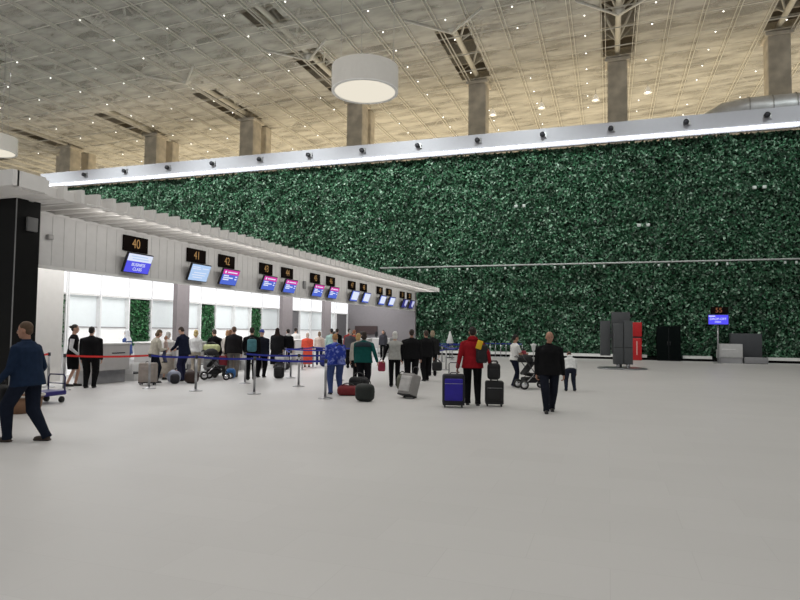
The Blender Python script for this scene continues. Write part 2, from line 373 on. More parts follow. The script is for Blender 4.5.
for x, w in SPK:
    x = x * .989 + .12
    lab = '%s of the round black projectors along the white beam, counted from the left' % w if w not in ('leftmost', 'rightmost') else '%s of the round black projectors along the white beam' % w
    if pj is None:
        pj = thing('beam_projector', lab, 'projector', (x, 43.74, 15.50))
        d = MB(); d.tube([(0, .02, 0), (0, -.28, 0)], .17, 16); d.build('housing', BLK, pj)
        d = MB(); d.tube([(0, -.28, 0), (0, -.30, 0)], .12, 16); d.build('lens', mat('lens_dark', (.04, .04, .05), .3), pj)
        MB().box(-.05, .28, -.10, .02, -.19, .19).build('mounting_bracket', STEEL, pj)
        bpy.context.view_layer.update(); KIDS[pj.name] = list(pj.children)
    else: dup(pj, (x, 43.74, 15.50), 0, lab)
for (x, z, w) in ((-5.9, 10.6, 'left'), (2.2, 8.9, 'middle'), (9.0, 11.0, 'right')):
    t = thing('wall_lamp', 'pair of small pale square lamps on the planted wall, %s of three pairs' % w, 'lamp', (x, 43.8, z))
    for dx in (-.28, .28): MB().rbox(dx, 0, 0, .22, .14, .2, .02, 2).build('lamp_head', mat('lamp_pale', (.55, .60, .57), .4), t)
for i, x in enumerate((-12.9, -9.9, -6.6, -3.2, -.6, 3.4, 6.8, 10.6)):
    t = thing('rail_spotlight', 'pair of small spotlights under the grey wall rail, %s pair from the left' % ORD[i], 'spotlight', (x, 43.68, 6.2), 0, 'spotlights under the rail')
    for dx in (-.3, .3): MB().rbox(dx, 0, 0, .12, .16, .16, .02, 2).build('lamp_head', mat('lamp_pale', (.55, .60, .57), .4), t)

# ventilation duct lying behind the beam at the right
t = thing('ventilation_duct', 'wide silver ventilation duct behind the white beam at upper right', 'duct', (0, 0, 0))
DUCTM = mat('galvanised_duct', (.62, .63, .65), .45, .5, var=.15, scale=1.5)
d = MB(); zc = 17.05
d.tube([(6.0, 50.5, zc - .9), (6.7, 48.8, zc - .3), (7.8, 47.5, zc), (9.0, 47, zc), (24, 47, zc)], .82, 28); d.build('duct_body', DUCTM, t)
for x in (9.0, 10.4, 11.8, 13.2):
    MB().tube([(x, 47, zc), (x + .06, 47, zc)], .88, 28).build('joint_flange', STEEL, t)

# ---- check-in area shell
struct('wall_left', MB().box(-18.2, -16.3, 9.2, 15.19, 0, 4.4), mat('pier_white', (.63, .61, .58), .5, var=.02), 'plain off-white wall behind the black column', 'wall')
struct('wall_end', MB().box(-18.2, -12.98, 42.0, 42.25, 0, 4.45), GREYW, 'grey end wall closing the check-in area', 'wall')
struct('wall_check_in', MB().box(-18.6, -18.35, 9.2, 42.25, 0, 4.4), mat('backwall_white', (.7, .7, .7), .6), 'white wall behind the lit panels', 'wall')
struct('ceiling.002', MB().box(-18.6, -13.02, 10.8, 42.2, 4.4, 4.5), WHITE, 'white ceiling over the check-in desks', 'ceiling')
struct('trim_5', MB().box(-18.6, -11.4, 9.25, 10.85, 4.49, 4.7), CANOPY, 'soffit slab at the near end of the canopy', 'soffit')
# lit panel bays
for i, (y0, y1) in enumerate([(15.25, 17.0), (17.12, 42.0)]):
    pass
d = MB(); d.box(-18.36, -18.12, 15.2, 42.0, 2.93, 4.4); d.box(-18.36, -18.1, 15.2, 42.0, 2.86, 2.93, 1)
struct('window_1', d, [PANE_UP, WHITE], 'glowing white clerestory panel above the transom', 'lit panel')
bays = [(17.09, 18.56, 'g'), (18.56, 20.02, 'g'), (20.02, 21.31, 'h'), (21.31, 23.2, 'g'), (23.2, 24.62, 'g'), (24.62, 25.79, 'h'), (25.79, 27.4, 'g'), (27.4, 28.92, 'g'), (28.92, 30.04, 'h'),
        (30.04, 32.03, 'g'), (32.03, 33.35, 'g'), (33.35, 34.51, 'd'), (34.51, 36.02, 'g'), (36.02, 37.9, 'g'), (37.9, 39.6, 'g'), (39.9, 41.9, 'd')]
n_w = 2; n_h = 0
for y0, y1, k in bays:
    if k == 'g':
        d = MB(); d.box(-18.36, -18.28, y0, y1, 1.72, 2.86); d.box(-18.36, -18.24, y0, y1, 0, 1.69, 1); d.box(-18.36, -18.2, y0, y1, 1.69, 1.72, 2)
        struct('window_%d' % n_w, d, [PANE_LOW, PANE_BASE, GREYW], 'frosted pale panel between white mullions', 'lit panel'); n_w += 1
    elif k == 'd':
        struct('window_%d' % n_w, MB().box(-18.36, -18.2, y0, y1, 0, 2.86), mat('charcoal_panel', (.13, .125, .13), .5), 'dark grey panel between white mullions', 'panel'); n_w += 1
for y0, y1, k in bays + [(16.2, 17.0, 'h')]:
    if k != 'h': continue
    lab = {20.02: 'narrow strip of green planting behind the first check-in desk', 24.62: 'narrow strip of green planting right of the first grey pillar', 28.92: 'narrow strip of green planting left of the second grey pillar', 16.2: 'sliver of green planting beside the off-white wall'}[y0]
    t = thing('planting_panel', lab, 'planting', (-18.3, (y0 + y1) / 2, 0)); w = y1 - y0
    MB().box(-.04, .0, -w / 2, w / 2, 1.0, 2.86).build('backing_board', mat('planting_backing', (.012, .03, .018), .9), t)
    q = leaves('foliage', 1100, ((-w / 2 + .06, w / 2 - .06), (1.02, 2.8)), lambda a, z, g: .07 + g.uniform(0, .10, len(a)), .12, LEAF2, 20 + n_h, 'X'); n_h += 1
    q.parent = t; q['kind'] = 'stuff'
d = MB()
for y in sorted({q for bb in bays for q in bb[:2]} | {17.0, 16.15}): d.box(-18.34, -18.085, y - .03, y + .03, 0, 4.4)
struct('trim_6', d, mat('mullion_white', (.82, .82, .82), .4), 'white mullions between the lit panels', 'mullions')
for y0, y1, w in ((21.7, 22.5, 'near'), (30.6, 31.75, 'middle'), (35.97, 36.95, 'far')):
    t = thing('grey_pillar', {'near': 'grey-mauve pillar standing left of sign 42 before the lit panels', 'middle': 'grey-mauve pillar below the sign for desk 44', 'far': 'furthest grey-mauve pillar near the grey end wall'}[w], 'pillar', (-17.2, (y0 + y1) / 2, 0))
    h = (y1 - y0) / 2; MB().box(-.14, .06, -h, h, .1, 4.4).build('shaft', PILLAR, t); MB().box(-.16, .08, -h - .02, h + .02, 0, .1).build('plinth', DARKM, t)

# fascia and canopy
d = MB(); d.box(-13.14, -13.0, 10.65, 42.0, 3.17, 4.44); d.box(-13.16, -12.97, 10.65, 42.02, 3.12, 3.18, 1)
y = 11.0
while y < 41.9: d.box(-13.0, -12.993, y, y + .02, 3.2, 4.42, 2); y += .35
struct('trim_7', d, [FASCIA, WHITE, mat('fascia_groove', (.57, .56, .55), .5)], 'pale grey fascia carrying the desk numbers', 'fascia')
t = thing('canopy', 'long white finned canopy projecting over the check-in desks', 'canopy', (0, 0, 0))
d = MB(); d.box(-11.32, -11.18, 9.2, 9.86, 4.49, 4.81); d.box(-22, -11.18, 9.1, 9.24, 4.49, 4.81); d.build('edge_board', CANOPY, t)
d = MB(); y = 9.87; k = 0
f0 = None
while y < 42.1:
    zt = 4.77 - (y - 11.28) * .0012
    f = MB().box(-14.0, -11.2, y, y + .09, 4.47, zt).build('fin', CANOPY, t); y += .47
    k += 1
d = MB(); d.box(-11.27, -11.23, 11.0, 42.1, 4.46, 4.5); d.build('tie_bar', CANOPY, t)
MB().box(-13.9, -11.7, 11.0, 42.15, 4.76, 4.81).build('light_block_plate', CANOPY, t)  # plate added over the fins to keep direct spotlight off them

# black columns
t = thing('black_column', 'tall black clad column at the left edge of the photo', 'column', (-12.2, 10.05, 0))
MB().box(-1.6, 0, 0, .6, 0, 4.49).build('cladding', BLACK, t)
MB().box(-.012, .006, -.006, .012, 0, 4.49).build('corner_trim', mat('corner_grey', (.25, .25, .25), .4), t)
MB().rbox(.03, .37, 3.96, .07, .26, .31, .015, 2).build('wall_speaker', mat('speaker_grey', (.20, .20, .20), .6), t)
tag(MB().rbox(-12.95, 11.6, 3.88, .1, .16, .12, .02, 2).build('security_camera', mat('device_grey', (.45, .44, .43), .5)), 'small grey camera on the fascia beside the black column', 'camera')
tag(MB().rbox(-12.96, 25.05, 3.72, .07, .22, .34, .02, 2).build('wall_box', mat('device_dark', (.2, .2, .2), .5)), 'small dark box on the fascia between signs 44 and 45', 'box')
tag(MB().rbox(-12.92, 42.12, 3.75, .1, .14, .42, .02, 2).build('wall_box', mat('device_pale', (.6, .6, .58), .5)), 'small pale box at the far end of the fascia', 'box')

# ================================================================== signs and screens
def tpart(name, vf, M, mt, parent):
    v, f = vf; return MB().add([M @ Vector(p) for p in v], f).build(name, mt, parent)
SIGNY = [14.51, 17.31, 19.03, 21.73, 23.46, 26.12, 27.82, 30.49, 32.15, 34.75, 36.40, 39.02, 40.54]
# local x of lettering -> world +Y, local y -> world z, normal -> +X
ML = Matrix(((0, 0, 1, 0), (1, 0, 0, 0), (0, 1, 0, 0), (0, 0, 0, 1)))
MAG = emit('screen_magenta', (.78, .05, .42), .85, False); SBLUE = emit('screen_blue', (.10, .17, .72), .9, False); SWHITE = emit('screen_white', (.78, .84, 1), .95, False)
SPALE = emit('screen_pale', (.48, .66, .95), .95, False); SLAV = emit('screen_lavender', (.62, .64, .92), .85, False); SNAVY = emit('screen_navy', (.05, .05, .25), .8, False)
SDEEP = emit('screen_deep_blue', (.10, .10, .80), 1.0, False)
for i, y in enumerate(SIGNY):
    num = 40 + i
    w = ORD[i]
    t = thing('number_sign', 'black sign with amber number %d, %s from the left on the fascia' % (num, w), 'sign', (-12.99, y, 4.10))
    MB().box(0, .05, -.48, .48, -.22, .22).build('panel', SIGNBK, t)
    tpart('numerals', text_vf(str(num), .40, .001), Matrix.Translation((.054, 0, 0)) @ ML @ Matrix.Diagonal((.82, .95, 1, 1)), AMBER, t)
    kind = 'business' if num == 40 else 'pale' if num == 41 else 'magenta' if num < 47 else 'lav' if num < 51 else 'navy'
    desc = {'business': 'tilted blue and white screen, nearest on the fascia, %s from the left', 'pale': 'tilted plain pale blue screen, %s from the left', 'magenta': 'tilted screen with magenta header over blue, %s screen from the left',
            'lav': 'tilted lavender white screen, %s screen from the left', 'navy': 'tilted white and navy screen, %s screen from the left'}[kind] % w
    s = thing('flight_screen', desc, 'screen', (-12.74, y - .10, 3.52)); s.rotation_euler = (0, math.radians(20), 0)
    MB().rbox(-.04, 0, 0, .07, 1.02, .60, .015, 2).build('casing', BLK, s)
    MB().box(-.31, -.07, -.03, .03, .05, .11).build('wall_arm', DARKM, s)
    d = MB()
    if kind == 'business':
        d.box(0, .004, -.48, .48, -.27, .27, 1); d.box(.004, .006, -.48, .48, .06, .27, 0)
        for a, c, z in ((-.36, .28, .2), (-.30, .34, .13)): d.box(.006, .007, a, c, z - .012, z + .012, 2)
        scr = d.build('display', [SWHITE, SDEEP, SPALE], s)
        tpart('lettering', text_vf('BUSINESS', .13, .002), Matrix.Translation((.008, 0, -.04)) @ ML, SWHITE, s)
        tpart('lettering', text_vf('CLASS', .13, .002), Matrix.Translation((.008, 0, -.17)) @ ML, SWHITE, s)
    elif kind == 'pale':
        d.box(0, .004, -.48, .48, -.27, .27, 0)
        for a, c, z in ((-.42, -.05, .18), (-.42, .0, .12), (.08, .4, .15), (-.3, .35, .0), (-.36, .30, -.08), (-.3, .2, -.16)): d.box(.004, .006, a, c, z - .014, z + .014, 1)
        d.build('display', [SPALE, SWHITE], s)
    elif kind == 'magenta':
        d.box(0, .004, -.48, .48, -.27, .27, 1); d.box(.004, .006, -.48, .48, .10, .27, 0)
        for a, c, z in ((-.22, .36, .18), (-.40, -.10, .05), (-.40, .18, -.02), (-.40, -.05, -.09), (.30, .42, .04), (.30, .42, -.05)): d.box(.006, .008, a, c, z - .022, z + .022, 2)
        d.tube([(.006, -.34, .18), (.008, -.34, .18)], .05, 14, 2); d.build('display', [MAG, SBLUE, SWHITE], s)
    else:
        d.box(0, .004, -.48, .48, -.27, .27, 1)
        if kind == 'lav': d.box(.004, .006, -.36, .44, -.2, .24, 0)
        else:
            d.add([(.005, -.1, .25), (.005, .45, .25), (.005, .3, -.2), (.005, -.05, -.1)], [(0, 1, 2, 3)], 0)
        d.build('display', [SWHITE if kind == 'lav' else SLAV, SBLUE if kind == 'lav' else SNAVY], s)

# ================================================================== check-in desks and belts
def make_desk(y0, y1, label, group=None, screen=True):
    t = thing('check_in_desk', label, 'desk', (-14.34, y0, 0), 0, group); w = y1 - y0
    MB().box(-.75, 0, 0, w, .40, 1.18).build('front_cabinet', DESKM, t)
    MB().box(-.70, -.12, .04, w - .04, 0, .40).build('kick_base', STEEL, t)
    MB().rbox(-.38, w / 2, 1.20, .86, w + .06, .05, .015, 2).build('counter_top', WHITE, t)
    if screen: m_ = MB().rbox(-.5, w * .35, 1.48, .05, .48, .32, .012, 2).build('monitor', BLK, t); MB().box(-.53, -.47, w * .35 - .04, w * .35 + .04, 1.22, 1.36).build('stand', DARKM, m_)
    MB().box(.0, .012, w * .45, w * .85, .90, .93).build('document_slot', CHROME, t)
    return t
def make_belt(y0, label, group=None, w=.62):
    t = thing('baggage_belt', label, 'conveyor', (-14.3, y0, 0), 0, group)
    MB().box(-2.5, 0, 0, w, 0, .22).build('housing', mat('belt_housing', (.62, .62, .61), .4), t)
    MB().box(-2.45, -.02, .06, w - .06, .22, .26).build('belt', RUBBER, t)
    for q in (0, w - .05): MB().box(-2.4, -.1, q, q + .05, .22, .55).build('side_guard', mat('belt_guard', (.72, .72, .71), .35), t)
    return t
make_desk(14.59, 15.95, 'nearest pale grey check-in desk, beside the two black-clad staff', screen=False)
make_belt(16.15, 'white baggage belt beside the nearest check-in desk')
for i, y in enumerate(SIGNY[1:], 1):
    make_desk(y - .05, y + .78, 'pale check-in desk under the %s number sign from the left' % ORD[i], screen=i > 7) if i != 1 else make_desk(17.0, 18.2, 'pale check-in desk under the second number sign from the left', screen=False)
    if i != 1: make_belt(y - .72, 'white baggage belt under the %s number sign from the left' % ORD[i], w=.55)
tag(MB().box(-17.5, -15.8, 41.85, 41.98, 1.45, 2.05).build('wall_display', mat('dark_display', (.05, .03, .03), .4)), 'dark wide display on the grey end wall behind the far desks', 'display')

# ================================================================== people
def union(parts, voxel, smooth=3):
    v = []; f = []
    for pv, pf in parts:
        o = len(v); v += [tuple(p) for p in pv]; f += [tuple(i + o for i in q) for q in pf]
    me = bpy.data.meshes.new('u'); me.from_pydata(v, [], f); o = bpy.data.objects.new('u', me); COL.objects.link(o)
    m = o.modifiers.new('r', 'REMESH'); m.mode = 'VOXEL'; m.voxel_size = voxel; m.use_smooth_shade = True
    if smooth: s = o.modifiers.new('s', 'SMOOTH'); s.factor = .5; s.iterations = smooth
    dg = bpy.context.evaluated_depsgraph_get(); me2 = bpy.data.meshes.new_from_object(o.evaluated_get(dg))
    n = len(me2.vertices); co = np.empty(n * 3, np.float32); me2.vertices.foreach_get('co', co); vv = co.reshape(-1, 3).tolist(); ff = [tuple(p.vertices) for p in me2.polygons]
    bpy.data.objects.remove(o); bpy.data.meshes.remove(me); bpy.data.meshes.remove(me2); return vv, ff
def cone(p0, r0, p1, r1, n=12):
    return [tube_vf([p0, p1], [r0, r1], n), ell_vf(p0, (r0, r0, r0), None, n), ell_vf(p1, (r1, r1, r1), None, n)]
def loft(rings, n=18):      # rings: (centre, half width vec, half depth vec)
    v = []; f = []
    for c, a, b in rings:
        for k in range(n): th = 2 * PI * k / n; v.append(c + a * math.cos(th) + b * math.sin(th))
    for i in range(len(rings) - 1):
        for k in range(n): k2 = (k + 1) % n; f.append((i * n + k, i * n + k2, (i + 1) * n + k2, (i + 1) * n + k))
    f.append(tuple(range(n))[::-1]); f.append(tuple((len(rings) - 1) * n + k for k in range(n)))
    return v, f
def ik(S, T, a, b, hint):
    d = T - S; L = d.length
    if L > (a + b) * .995: T = S + d.normalized() * (a + b) * .995; d = T - S; L = d.length
    x = (a * a - b * b + L * L) / (2 * L); h = math.sqrt(max(a * a - x * x, 0)); u = d.normalized()
    w = (hint - u * hint.dot(u)).normalized(); return S + u * x + w * h, T
def fabric(name, col): return mat(name, col, .9, var=.12, scale=14, spec=.08)
SKINC = {'fair': (.55, .33, .24), 'tan': (.40, .21, .14), 'dark': (.16, .08, .055)}
def person(label, x, y, face, h=1.74, build=1.0, skin='fair', top=((.02, .02, .025), 'jacket'), bottom=((.02, .02, .025), 'trousers'), hair=((.05, .03, .02), 'short'),
           shoes=(.02, .018, .016), lean=4, head=(0, 0), hands=None, feet=None, curl=18, v=.017, drop=0, twist=0, child=False, extra=None, z=0):
    s = h / 1.735; build *= 1.10; V = Vector
    t = thing('person', label, 'person', (x, y, z), math.radians(face))
    hands = hands or {}; feet = feet or {'L': (-.10, -.02), 'R': (.10, .04)}
    la = math.radians(lean); u = V((0, math.sin(la), math.cos(la))); fw = V((0, math.cos(la), -math.sin(la))); X = V((1, 0, 0))
    P = V((0, -math.sin(la) * .12, .95 - drop)); B = build
    chest = P + u * .32; neck = P + u * .50
    hy, hp = math.radians(head[0]), math.radians(head[1]); Rh = Matrix.Rotation(hy, 3, 'Z') @ Matrix.Rotation(-(la * .5 + hp), 3, 'X')
    hs = 1.14 if child else 1.05
    Hc = neck + V((0, math.sin(la * .7), math.cos(la * .7))) * .085 + Rh @ V((0, .012, .085)) * hs
    H = lambda q: Hc + Rh @ (V(q) * hs)
    # limbs
    leg = {}; arm = {}
    for sd, sx in (('L', -1), ('R', 1)):
        hip = P + V((sx * .09 * B, 0, -.04)); fx, fy, *fz = feet[sd]; fz = fz[0] if fz else 0
        ank = V((fx, fy, .085 + fz)); knee, ank = ik(hip, ank, .44, .42, V((0, 1, 0))); leg[sd] = (hip, knee, ank)
        sh = neck - u * .095 + X * sx * .172 * B
        T = V(hands[sd]) if sd in hands else V((sx * (.25 + .05 * (B - 1)), .03 + P.y, .78 - drop * .6))
        el, wr = ik(sh, T, .29, .26, V((sx * .35, -1, -.25))); arm[sd] = (sh, el, wr)
    S = lambda vf: ([tuple(V(p) * s) for p in vf[0]], vf[1])
    R3 = Rh
    # ---- skin body: one continuous surface
    parts = [ell_vf(H((0, -.012, .022)), (.074 * hs, .092 * hs, .094 * hs), R3, 16), ell_vf(H((0, .022, -.035)), (.060 * hs, .068 * hs, .080 * hs), R3, 14), ell_vf(H((0, .050, -.085)), (.034, .034, .028), R3, 10)]
    parts += cone(H((0, .088, .005)), .010, H((0, .099, -.026)), .013, 8)
    for sx in (-1, 1): parts.append(ell_vf(H((sx * .076, -.008, -.012)), (.012, .020, .032), R3, 8))
    parts += cone(neck - u * .05, .060, Hc + Rh @ V((0, -.02, -.06)), .050)
    rg = []
    for q, w, dp in ((-.10, .150, .105), (-.02, .155, .108), (.10, .130, .095), (.22, .140, .10), (.36, .145, .108), (.42, .110, .085), (.50, .06, .055)):
        rg.append((P + u * q, X * w * B, fw * dp * B))
    parts.append(loft(rg))
    for sd in 'LR':
        a, k, n_ = leg[sd]; parts += cone(a, .078 * B, k, .050) + cone(k, .050, n_, .036) + cone(n_, .030, n_ + V((0, .07, -.060)), .016)
        sh, el, wr = arm[sd]; parts += cone(sh, .046, el, .038) + cone(el, .037, wr, .025)
    hd = {}
    for sd, sx in (('L', -1), ('R', 1)):
        sh, el, wr = arm[sd]; d = (wr - el).normalized(); nrm = (V((-sx, .15, 0)) - d * d.dot(V((-sx, .15, 0)))).normalized(); lat = d.cross(nrm).normalized()
        if lat.y < 0: lat = -lat                     # thumb side towards the front
        hd[sd] = (wr, d, nrm, lat); rot = Matrix((lat, d, nrm)).transposed()
        parts.append(ell_vf(wr + d * .05, (.040, .055, .020), rot, 10))
    vv, ff = union([S(p) for p in parts], v * s, 2)
    b = MB(); b.add(vv, ff, 0, True)
    for sd in 'LR':                                  # fingers and thumb
        wr, d, nrm, lat = hd[sd]
        for i, L in enumerate((.062, .078, .084, .076)):
            p = wr + d * .080 + lat * (-.029 + .0195 * i); dirn = d.copy(); pts = [p - d * .02]; c = 0
            for j, fr in enumerate((.42, .32, .26)):
                c += math.radians(curl * (1.0 + .15 * (3 - i) * .3)); dd = d * math.cos(c) + nrm * math.sin(c); p = p + dd * L * fr; pts.append(p)
            b.tube([q * s for q in pts], [.0095 * s, .009 * s, .0082 * s, .0065 * s], 6, 0)
        p = wr + d * .03 + lat * .030; dd = (d * .7 + lat * .65 + nrm * .35).normalized(); p2 = p + dd * .035; dd2 = (d * .9 + lat * .2 + nrm * .5).normalized()
        b.tube([(p - dd * .015) * s, p2 * s, (p2 + dd2 * .032) * s], [.012 * s, .0105 * s, .008 * s], 6, 0)
    for sx in (-1, 1):
        q, f_ = ell_vf(H((sx * .030, .078, .004)), (.011, .008, .005), R3, 8); b.add([p * s for p in q], f_, 1, True)
        q, f_ = ell_vf(H((sx * .030, .0865, .004)), (.006, .004, .006), R3, 8); b.add([p * s for p in q], f_, 2, True)
        q, f_ = ell_vf(H((sx * .030, .082, .022)), (.018, .007, .004), R3, 8); b.add([p * s for p in q], f_, 2, True)
    q, f_ = ell_vf(H((0, .082, -.062)), (.022, .010, .007), R3, 8); b.add([p * s for p in q], f_, 3, True)
    skm = mat('skin_' + skin, SKINC[skin], .55, var=.05)
    b.build('body', [skm, mat('eye_white', (.38, .33, .30), .5), mat('eye_dark', (.03, .02, .015), .3), mat('lips', (.35, .12, .10), .5)], t)
    # ---- lower garment
    bc, bk = bottom; bm_ = fabric('cloth_%02x%02x%02x' % tuple(int(c * 255) for c in bc), bc)
    if bk == 'trousers':
        pp = [loft([(P + u * q, X * w * B, fw * dp * B) for q, w, dp in ((-.13, .145, .112), (-.06, .166, .124), (.02, .156, .114), (.08, .138, .100))])]
        for sd in 'LR':
            a, k, n_ = leg[sd]; dn = (n_ - k).normalized()
            pp += cone(a, .088 * B, k, .070 * B) + cone(k, .072 * B, n_ - dn * .02, .062)
            pp.append(tube_vf([n_ - dn * .06, n_ + dn * .050], [.062, .070], 12))
        vv, ff = union([S(p) for p in pp], v * s, 2); MB().add(vv, ff, 0, True).build('trousers', bm_, t)
    else:
        zh = {'skirt': .48, 'long_skirt': .22, 'dress': .16}[bk]; r = []
        for q in range(7):
            k = q / 6; z = P.z + .10 - k * (P.z + .10 - zh); w = .150 + (.075 if bk != 'skirt' else .02) * k + .03 * math.sin(k * PI) ; r.append((V((0, P.y * (1 - k) + .02 * k, z)), X * w * B, V((0, 1, 0)) * (w * .78) * B))
        MB().add([tuple(p * s) for p in loft(r, 24)[0]], loft(r, 24)[1], 0, True).build('skirt', bm_, t)
    # ---- upper garment
    tcol, tk = top; tm = fabric('cloth_%02x%02x%02x' % tuple(int(c * 255) for c in tcol), tcol)
    g = {'jacket': .022, 'shirt': .010, 'tshirt': .010, 'vest': .014, 'dress': .018}[tk]; hem = {'jacket': -.13, 'shirt': -.04, 'tshirt': -.06, 'vest': -.10, 'dress': -.1}[tk]
    sb = .010 if tk in ('jacket', 'dress') else .004
    rg = []
    for q, w, dp in ((hem, .180, .140), (.02, .166, .124), (.12, .150, .110), (.24, .152, .110), (.36, .162, .118), (.42, .140, .100), (.465, .092, .078), (.505, .066, .064)):
        rg.append((P + u * q, X * (w + g) * B, fw * (dp + g) * B))
    pp = [loft(rg)]
    for sd, sx in (('L', -1), ('R', 1)):
        sh, el, wr = arm[sd]; dn = (wr - el).normalized(); pp.append(ell_vf(sh, (.060 + sb, .062 + sb, .056 + sb), None, 12)); pp += cone(neck - u * .03 + X * sx * .04, .050 + sb, sh + u * .012, .046 + sb)
        if tk == 'vest': continue
        if tk == 'tshirt': pp += cone(sh, .060, sh + (el - sh) * .65, .056); continue
        pp += cone(sh, .058 + sb, el, .046 + sb) + cone(el, .046 + sb, wr - dn * .015, .034 + sb)
    if tk == 'jacket': pp.append(tube_vf([neck - u * .02, neck + u * .045 - fw * .005], [.078, .070], 14))
    vv, ff = union([S(p) for p in pp], v * s, 3); MB().add(vv, ff, 0, True).build({'jacket': 'jacket', 'shirt': 'shirt', 'tshirt': 't_shirt', 'vest': 'vest', 'dress': 'dress_top'}[tk], tm, t)
    if extra and extra[0] == 'sleeves':              # shirt sleeves showing beside a waistcoat
        pp = []
        for sd in 'LR':
            sh, el, wr = arm[sd]; dn = (wr - el).normalized(); pp += cone(sh + (el - sh) * .12, .060, el, .048) + cone(el, .048, wr - dn * .01, .036)
        c = extra[1]; vv, ff = union([S(p) for p in pp], v * s, 2); MB().add(vv, ff, 0, True).build('sleeves', fabric('cloth_%02x%02x%02x' % tuple(int(q * 255) for q in c), c), t)
    if extra and extra[0] == 'hood':
        c = extra[1]; q = [ell_vf(neck + u * .015 - fw * .07, (.12, .07, .075), None, 14)]
        vv, ff = union([S(p) for p in q], v * s, 2); MB().add(vv, ff, 0, True).build('hood', fabric('cloth_%02x%02x%02x' % tuple(int(q * 255) for q in c), c), t)
    if extra and extra[0] == 'yoke':                 # coloured shoulder panel
        c = extra[1]; rr = [(P + u * q, X * (w + g + .004) * B, fw * (dp + g + .004) * B) for q, w, dp in ((.33, .166, .117), (.36, .168, .118), (.43, .150, .098), (.475, .095, .075))]
        q = loft(rr, 24); MB().add([tuple(V(p) * s) for p in q[0]], q[1], 0, True).build('yoke', fabric('cloth_%02x%02x%02x' % tuple(int(q * 255) for q in c), c), t)
    if extra and extra[0] == 'veil':
        c = extra[1]; q = [ell_vf(H((0, -.015, .03)), (.090, .108, .102), R3, 14), loft([(H((0, -.03, .0)), X * .088, fw * .09), (neck + u * .02 - fw * .01, X * .12, fw * .10), (neck - u * .16 - fw * .03, X * .21, fw * .13)])]
        vv, ff = union([S(p) for p in q], v * s, 2); MB().add(vv, ff, 0, True).build('veil', fabric('cloth_%02x%02x%02x' % tuple(int(q * 255) for q in c), c), t)
    # ---- shoes
    shm = mat('shoe_%02x%02x%02x' % tuple(int(c * 255) for c in shoes), shoes, .45)
    for sd in 'LR':
        a, k, n_ = leg[sd]; z0 = n_.z - .085
        q = [ell_vf(V((n_.x, n_.y - .005, z0 + .05)), (.042, .060, .050), None, 12), ell_vf(V((n_.x, n_.y + .085, z0 + .035)), (.045, .100, .034), None, 12), ([tuple(V(p) + V((n_.x, n_.y + .055, z0 + .014))) for p in rbox_vf(.088, .25, .028, .012, 2)[0]], rbox_vf(.088, .25, .028, .012, 2)[1])]
        vv, ff = union([S(p) for p in q], .012 * s, 2); zz = min(p[2] for p in vv); vv = [(p[0], p[1], p[2] - min(zz, zz if z0 < .01 else 0)) for p in vv]
        MB().add(vv, ff, 0, True).build('shoe', shm, t)
    # ---- hair or hat
    hc, hk = hair; hm = mat('hair_%02x%02x%02x' % tuple(int(c * 255) for c in hc), hc, .7, var=.2, scale=30)
    q = []
    if hk in ('short', 'bun', 'long', 'bob', 'ponytail'): q = [ell_vf(H((0, -.022, .040)), (.083, .095, .090), R3, 14), ell_vf(H((0, -.052, -.012)), (.074, .055, .066), R3, 12)]
    if hk == 'bald': q = [ell_vf(H((0, -.045, -.008)), (.079, .062, .040), R3, 12)]
    if hk == 'bun': q.append(ell_vf(H((0, -.12, .035)), (.038, .036, .038), R3, 10))
    if hk == 'bob': q += [ell_vf(H((0, -.045, -.05)), (.090, .065, .085), R3, 12)]
    if hk == 'ponytail': q += cone(H((0, -.11, .03)), .03, H((0, -.13, -.14)), .018)
    if hk == 'long': q += [ell_vf(H((0, -.055, -.09)), (.092, .055, .15), R3, 12)]
    if hk == 'hat': q = [ell_vf(H((0, -.012, .050)), (.086, .104, .088), R3, 14), tube_vf([H((0, -.01, .015)), H((0, -.01, .045))], [.098, .096], 16)]
    if q:
        vv, ff = union([S(p) for p in q], .011 * s, 2); MB().add(vv, ff, 0, True).build('hat' if hk == 'hat' else 'hair', hm, t)
    def wpos(p):                                    # body point -> world
        p = V(p) * s; c, n = math.cos(math.radians(face)), math.sin(math.radians(face)); return V((x + c * p.x - n * p.y, y + n * p.x + c * p.y, p.z))
    return t, wpos, arm

# away from the viewer = 18 degrees; towards the viewer = 198; facing picture left = 108; picture right = -72
K = (.006, .006, .007); NAVY = (.018, .024, .05); JEAN = (.03, .04, .075); BEIGE = (.45, .40, .33)
person('man in dark blue jacket and jeans striding towards the left edge of the photo', -8.17, 7.02, 104, 1.78, 1.22, 'tan', ((.014, .026, .055), 'jacket'), ((.013, .017, .03), 'trousers'), ((.10, .06, .035), 'short'),
       (.045, .028, .018), 5, (12, 4), {'L': (-.24, .26, .86), 'R': (.30, .12, .84)}, {'L': (-.09, .20), 'R': (.09, -.26)}, 30, v=.012, drop=.03)
person('bald man in black top and dark jeans walking towards the viewer', -1.22, 13.72, 188, 1.73, 1.18, 'tan', ((.010, .010, .011), 'jacket'), ((.012, .014, .022), 'trousers'), ((.12, .08, .06), 'bald'),
       (.015, .013, .012), 3, (12, 12), {'L': (-.30, -.02, .80), 'R': (.27, .06, .80)}, {'L': (-.07, -.20), 'R': (.07, .22)}, 30, v=.013, drop=.02)
person('man in red jacket and black trousers pulling a blue suitcase, seen from behind', -3.0, 14.25, 14, 1.80, 1.12, 'tan', ((.26, .012, .018), 'jacket'), ((.010, .010, .012), 'trousers'), ((.02, .014, .01), 'short'),
       (.03, .03, .03), 3, (0, 3), {'L': (-.34, -.10, .80), 'R': (.38, -.12, .93)}, {'L': (-.10, .05), 'R': (.12, -.05)}, 45, v=.013, extra=('hood', (.26, .012, .018)))
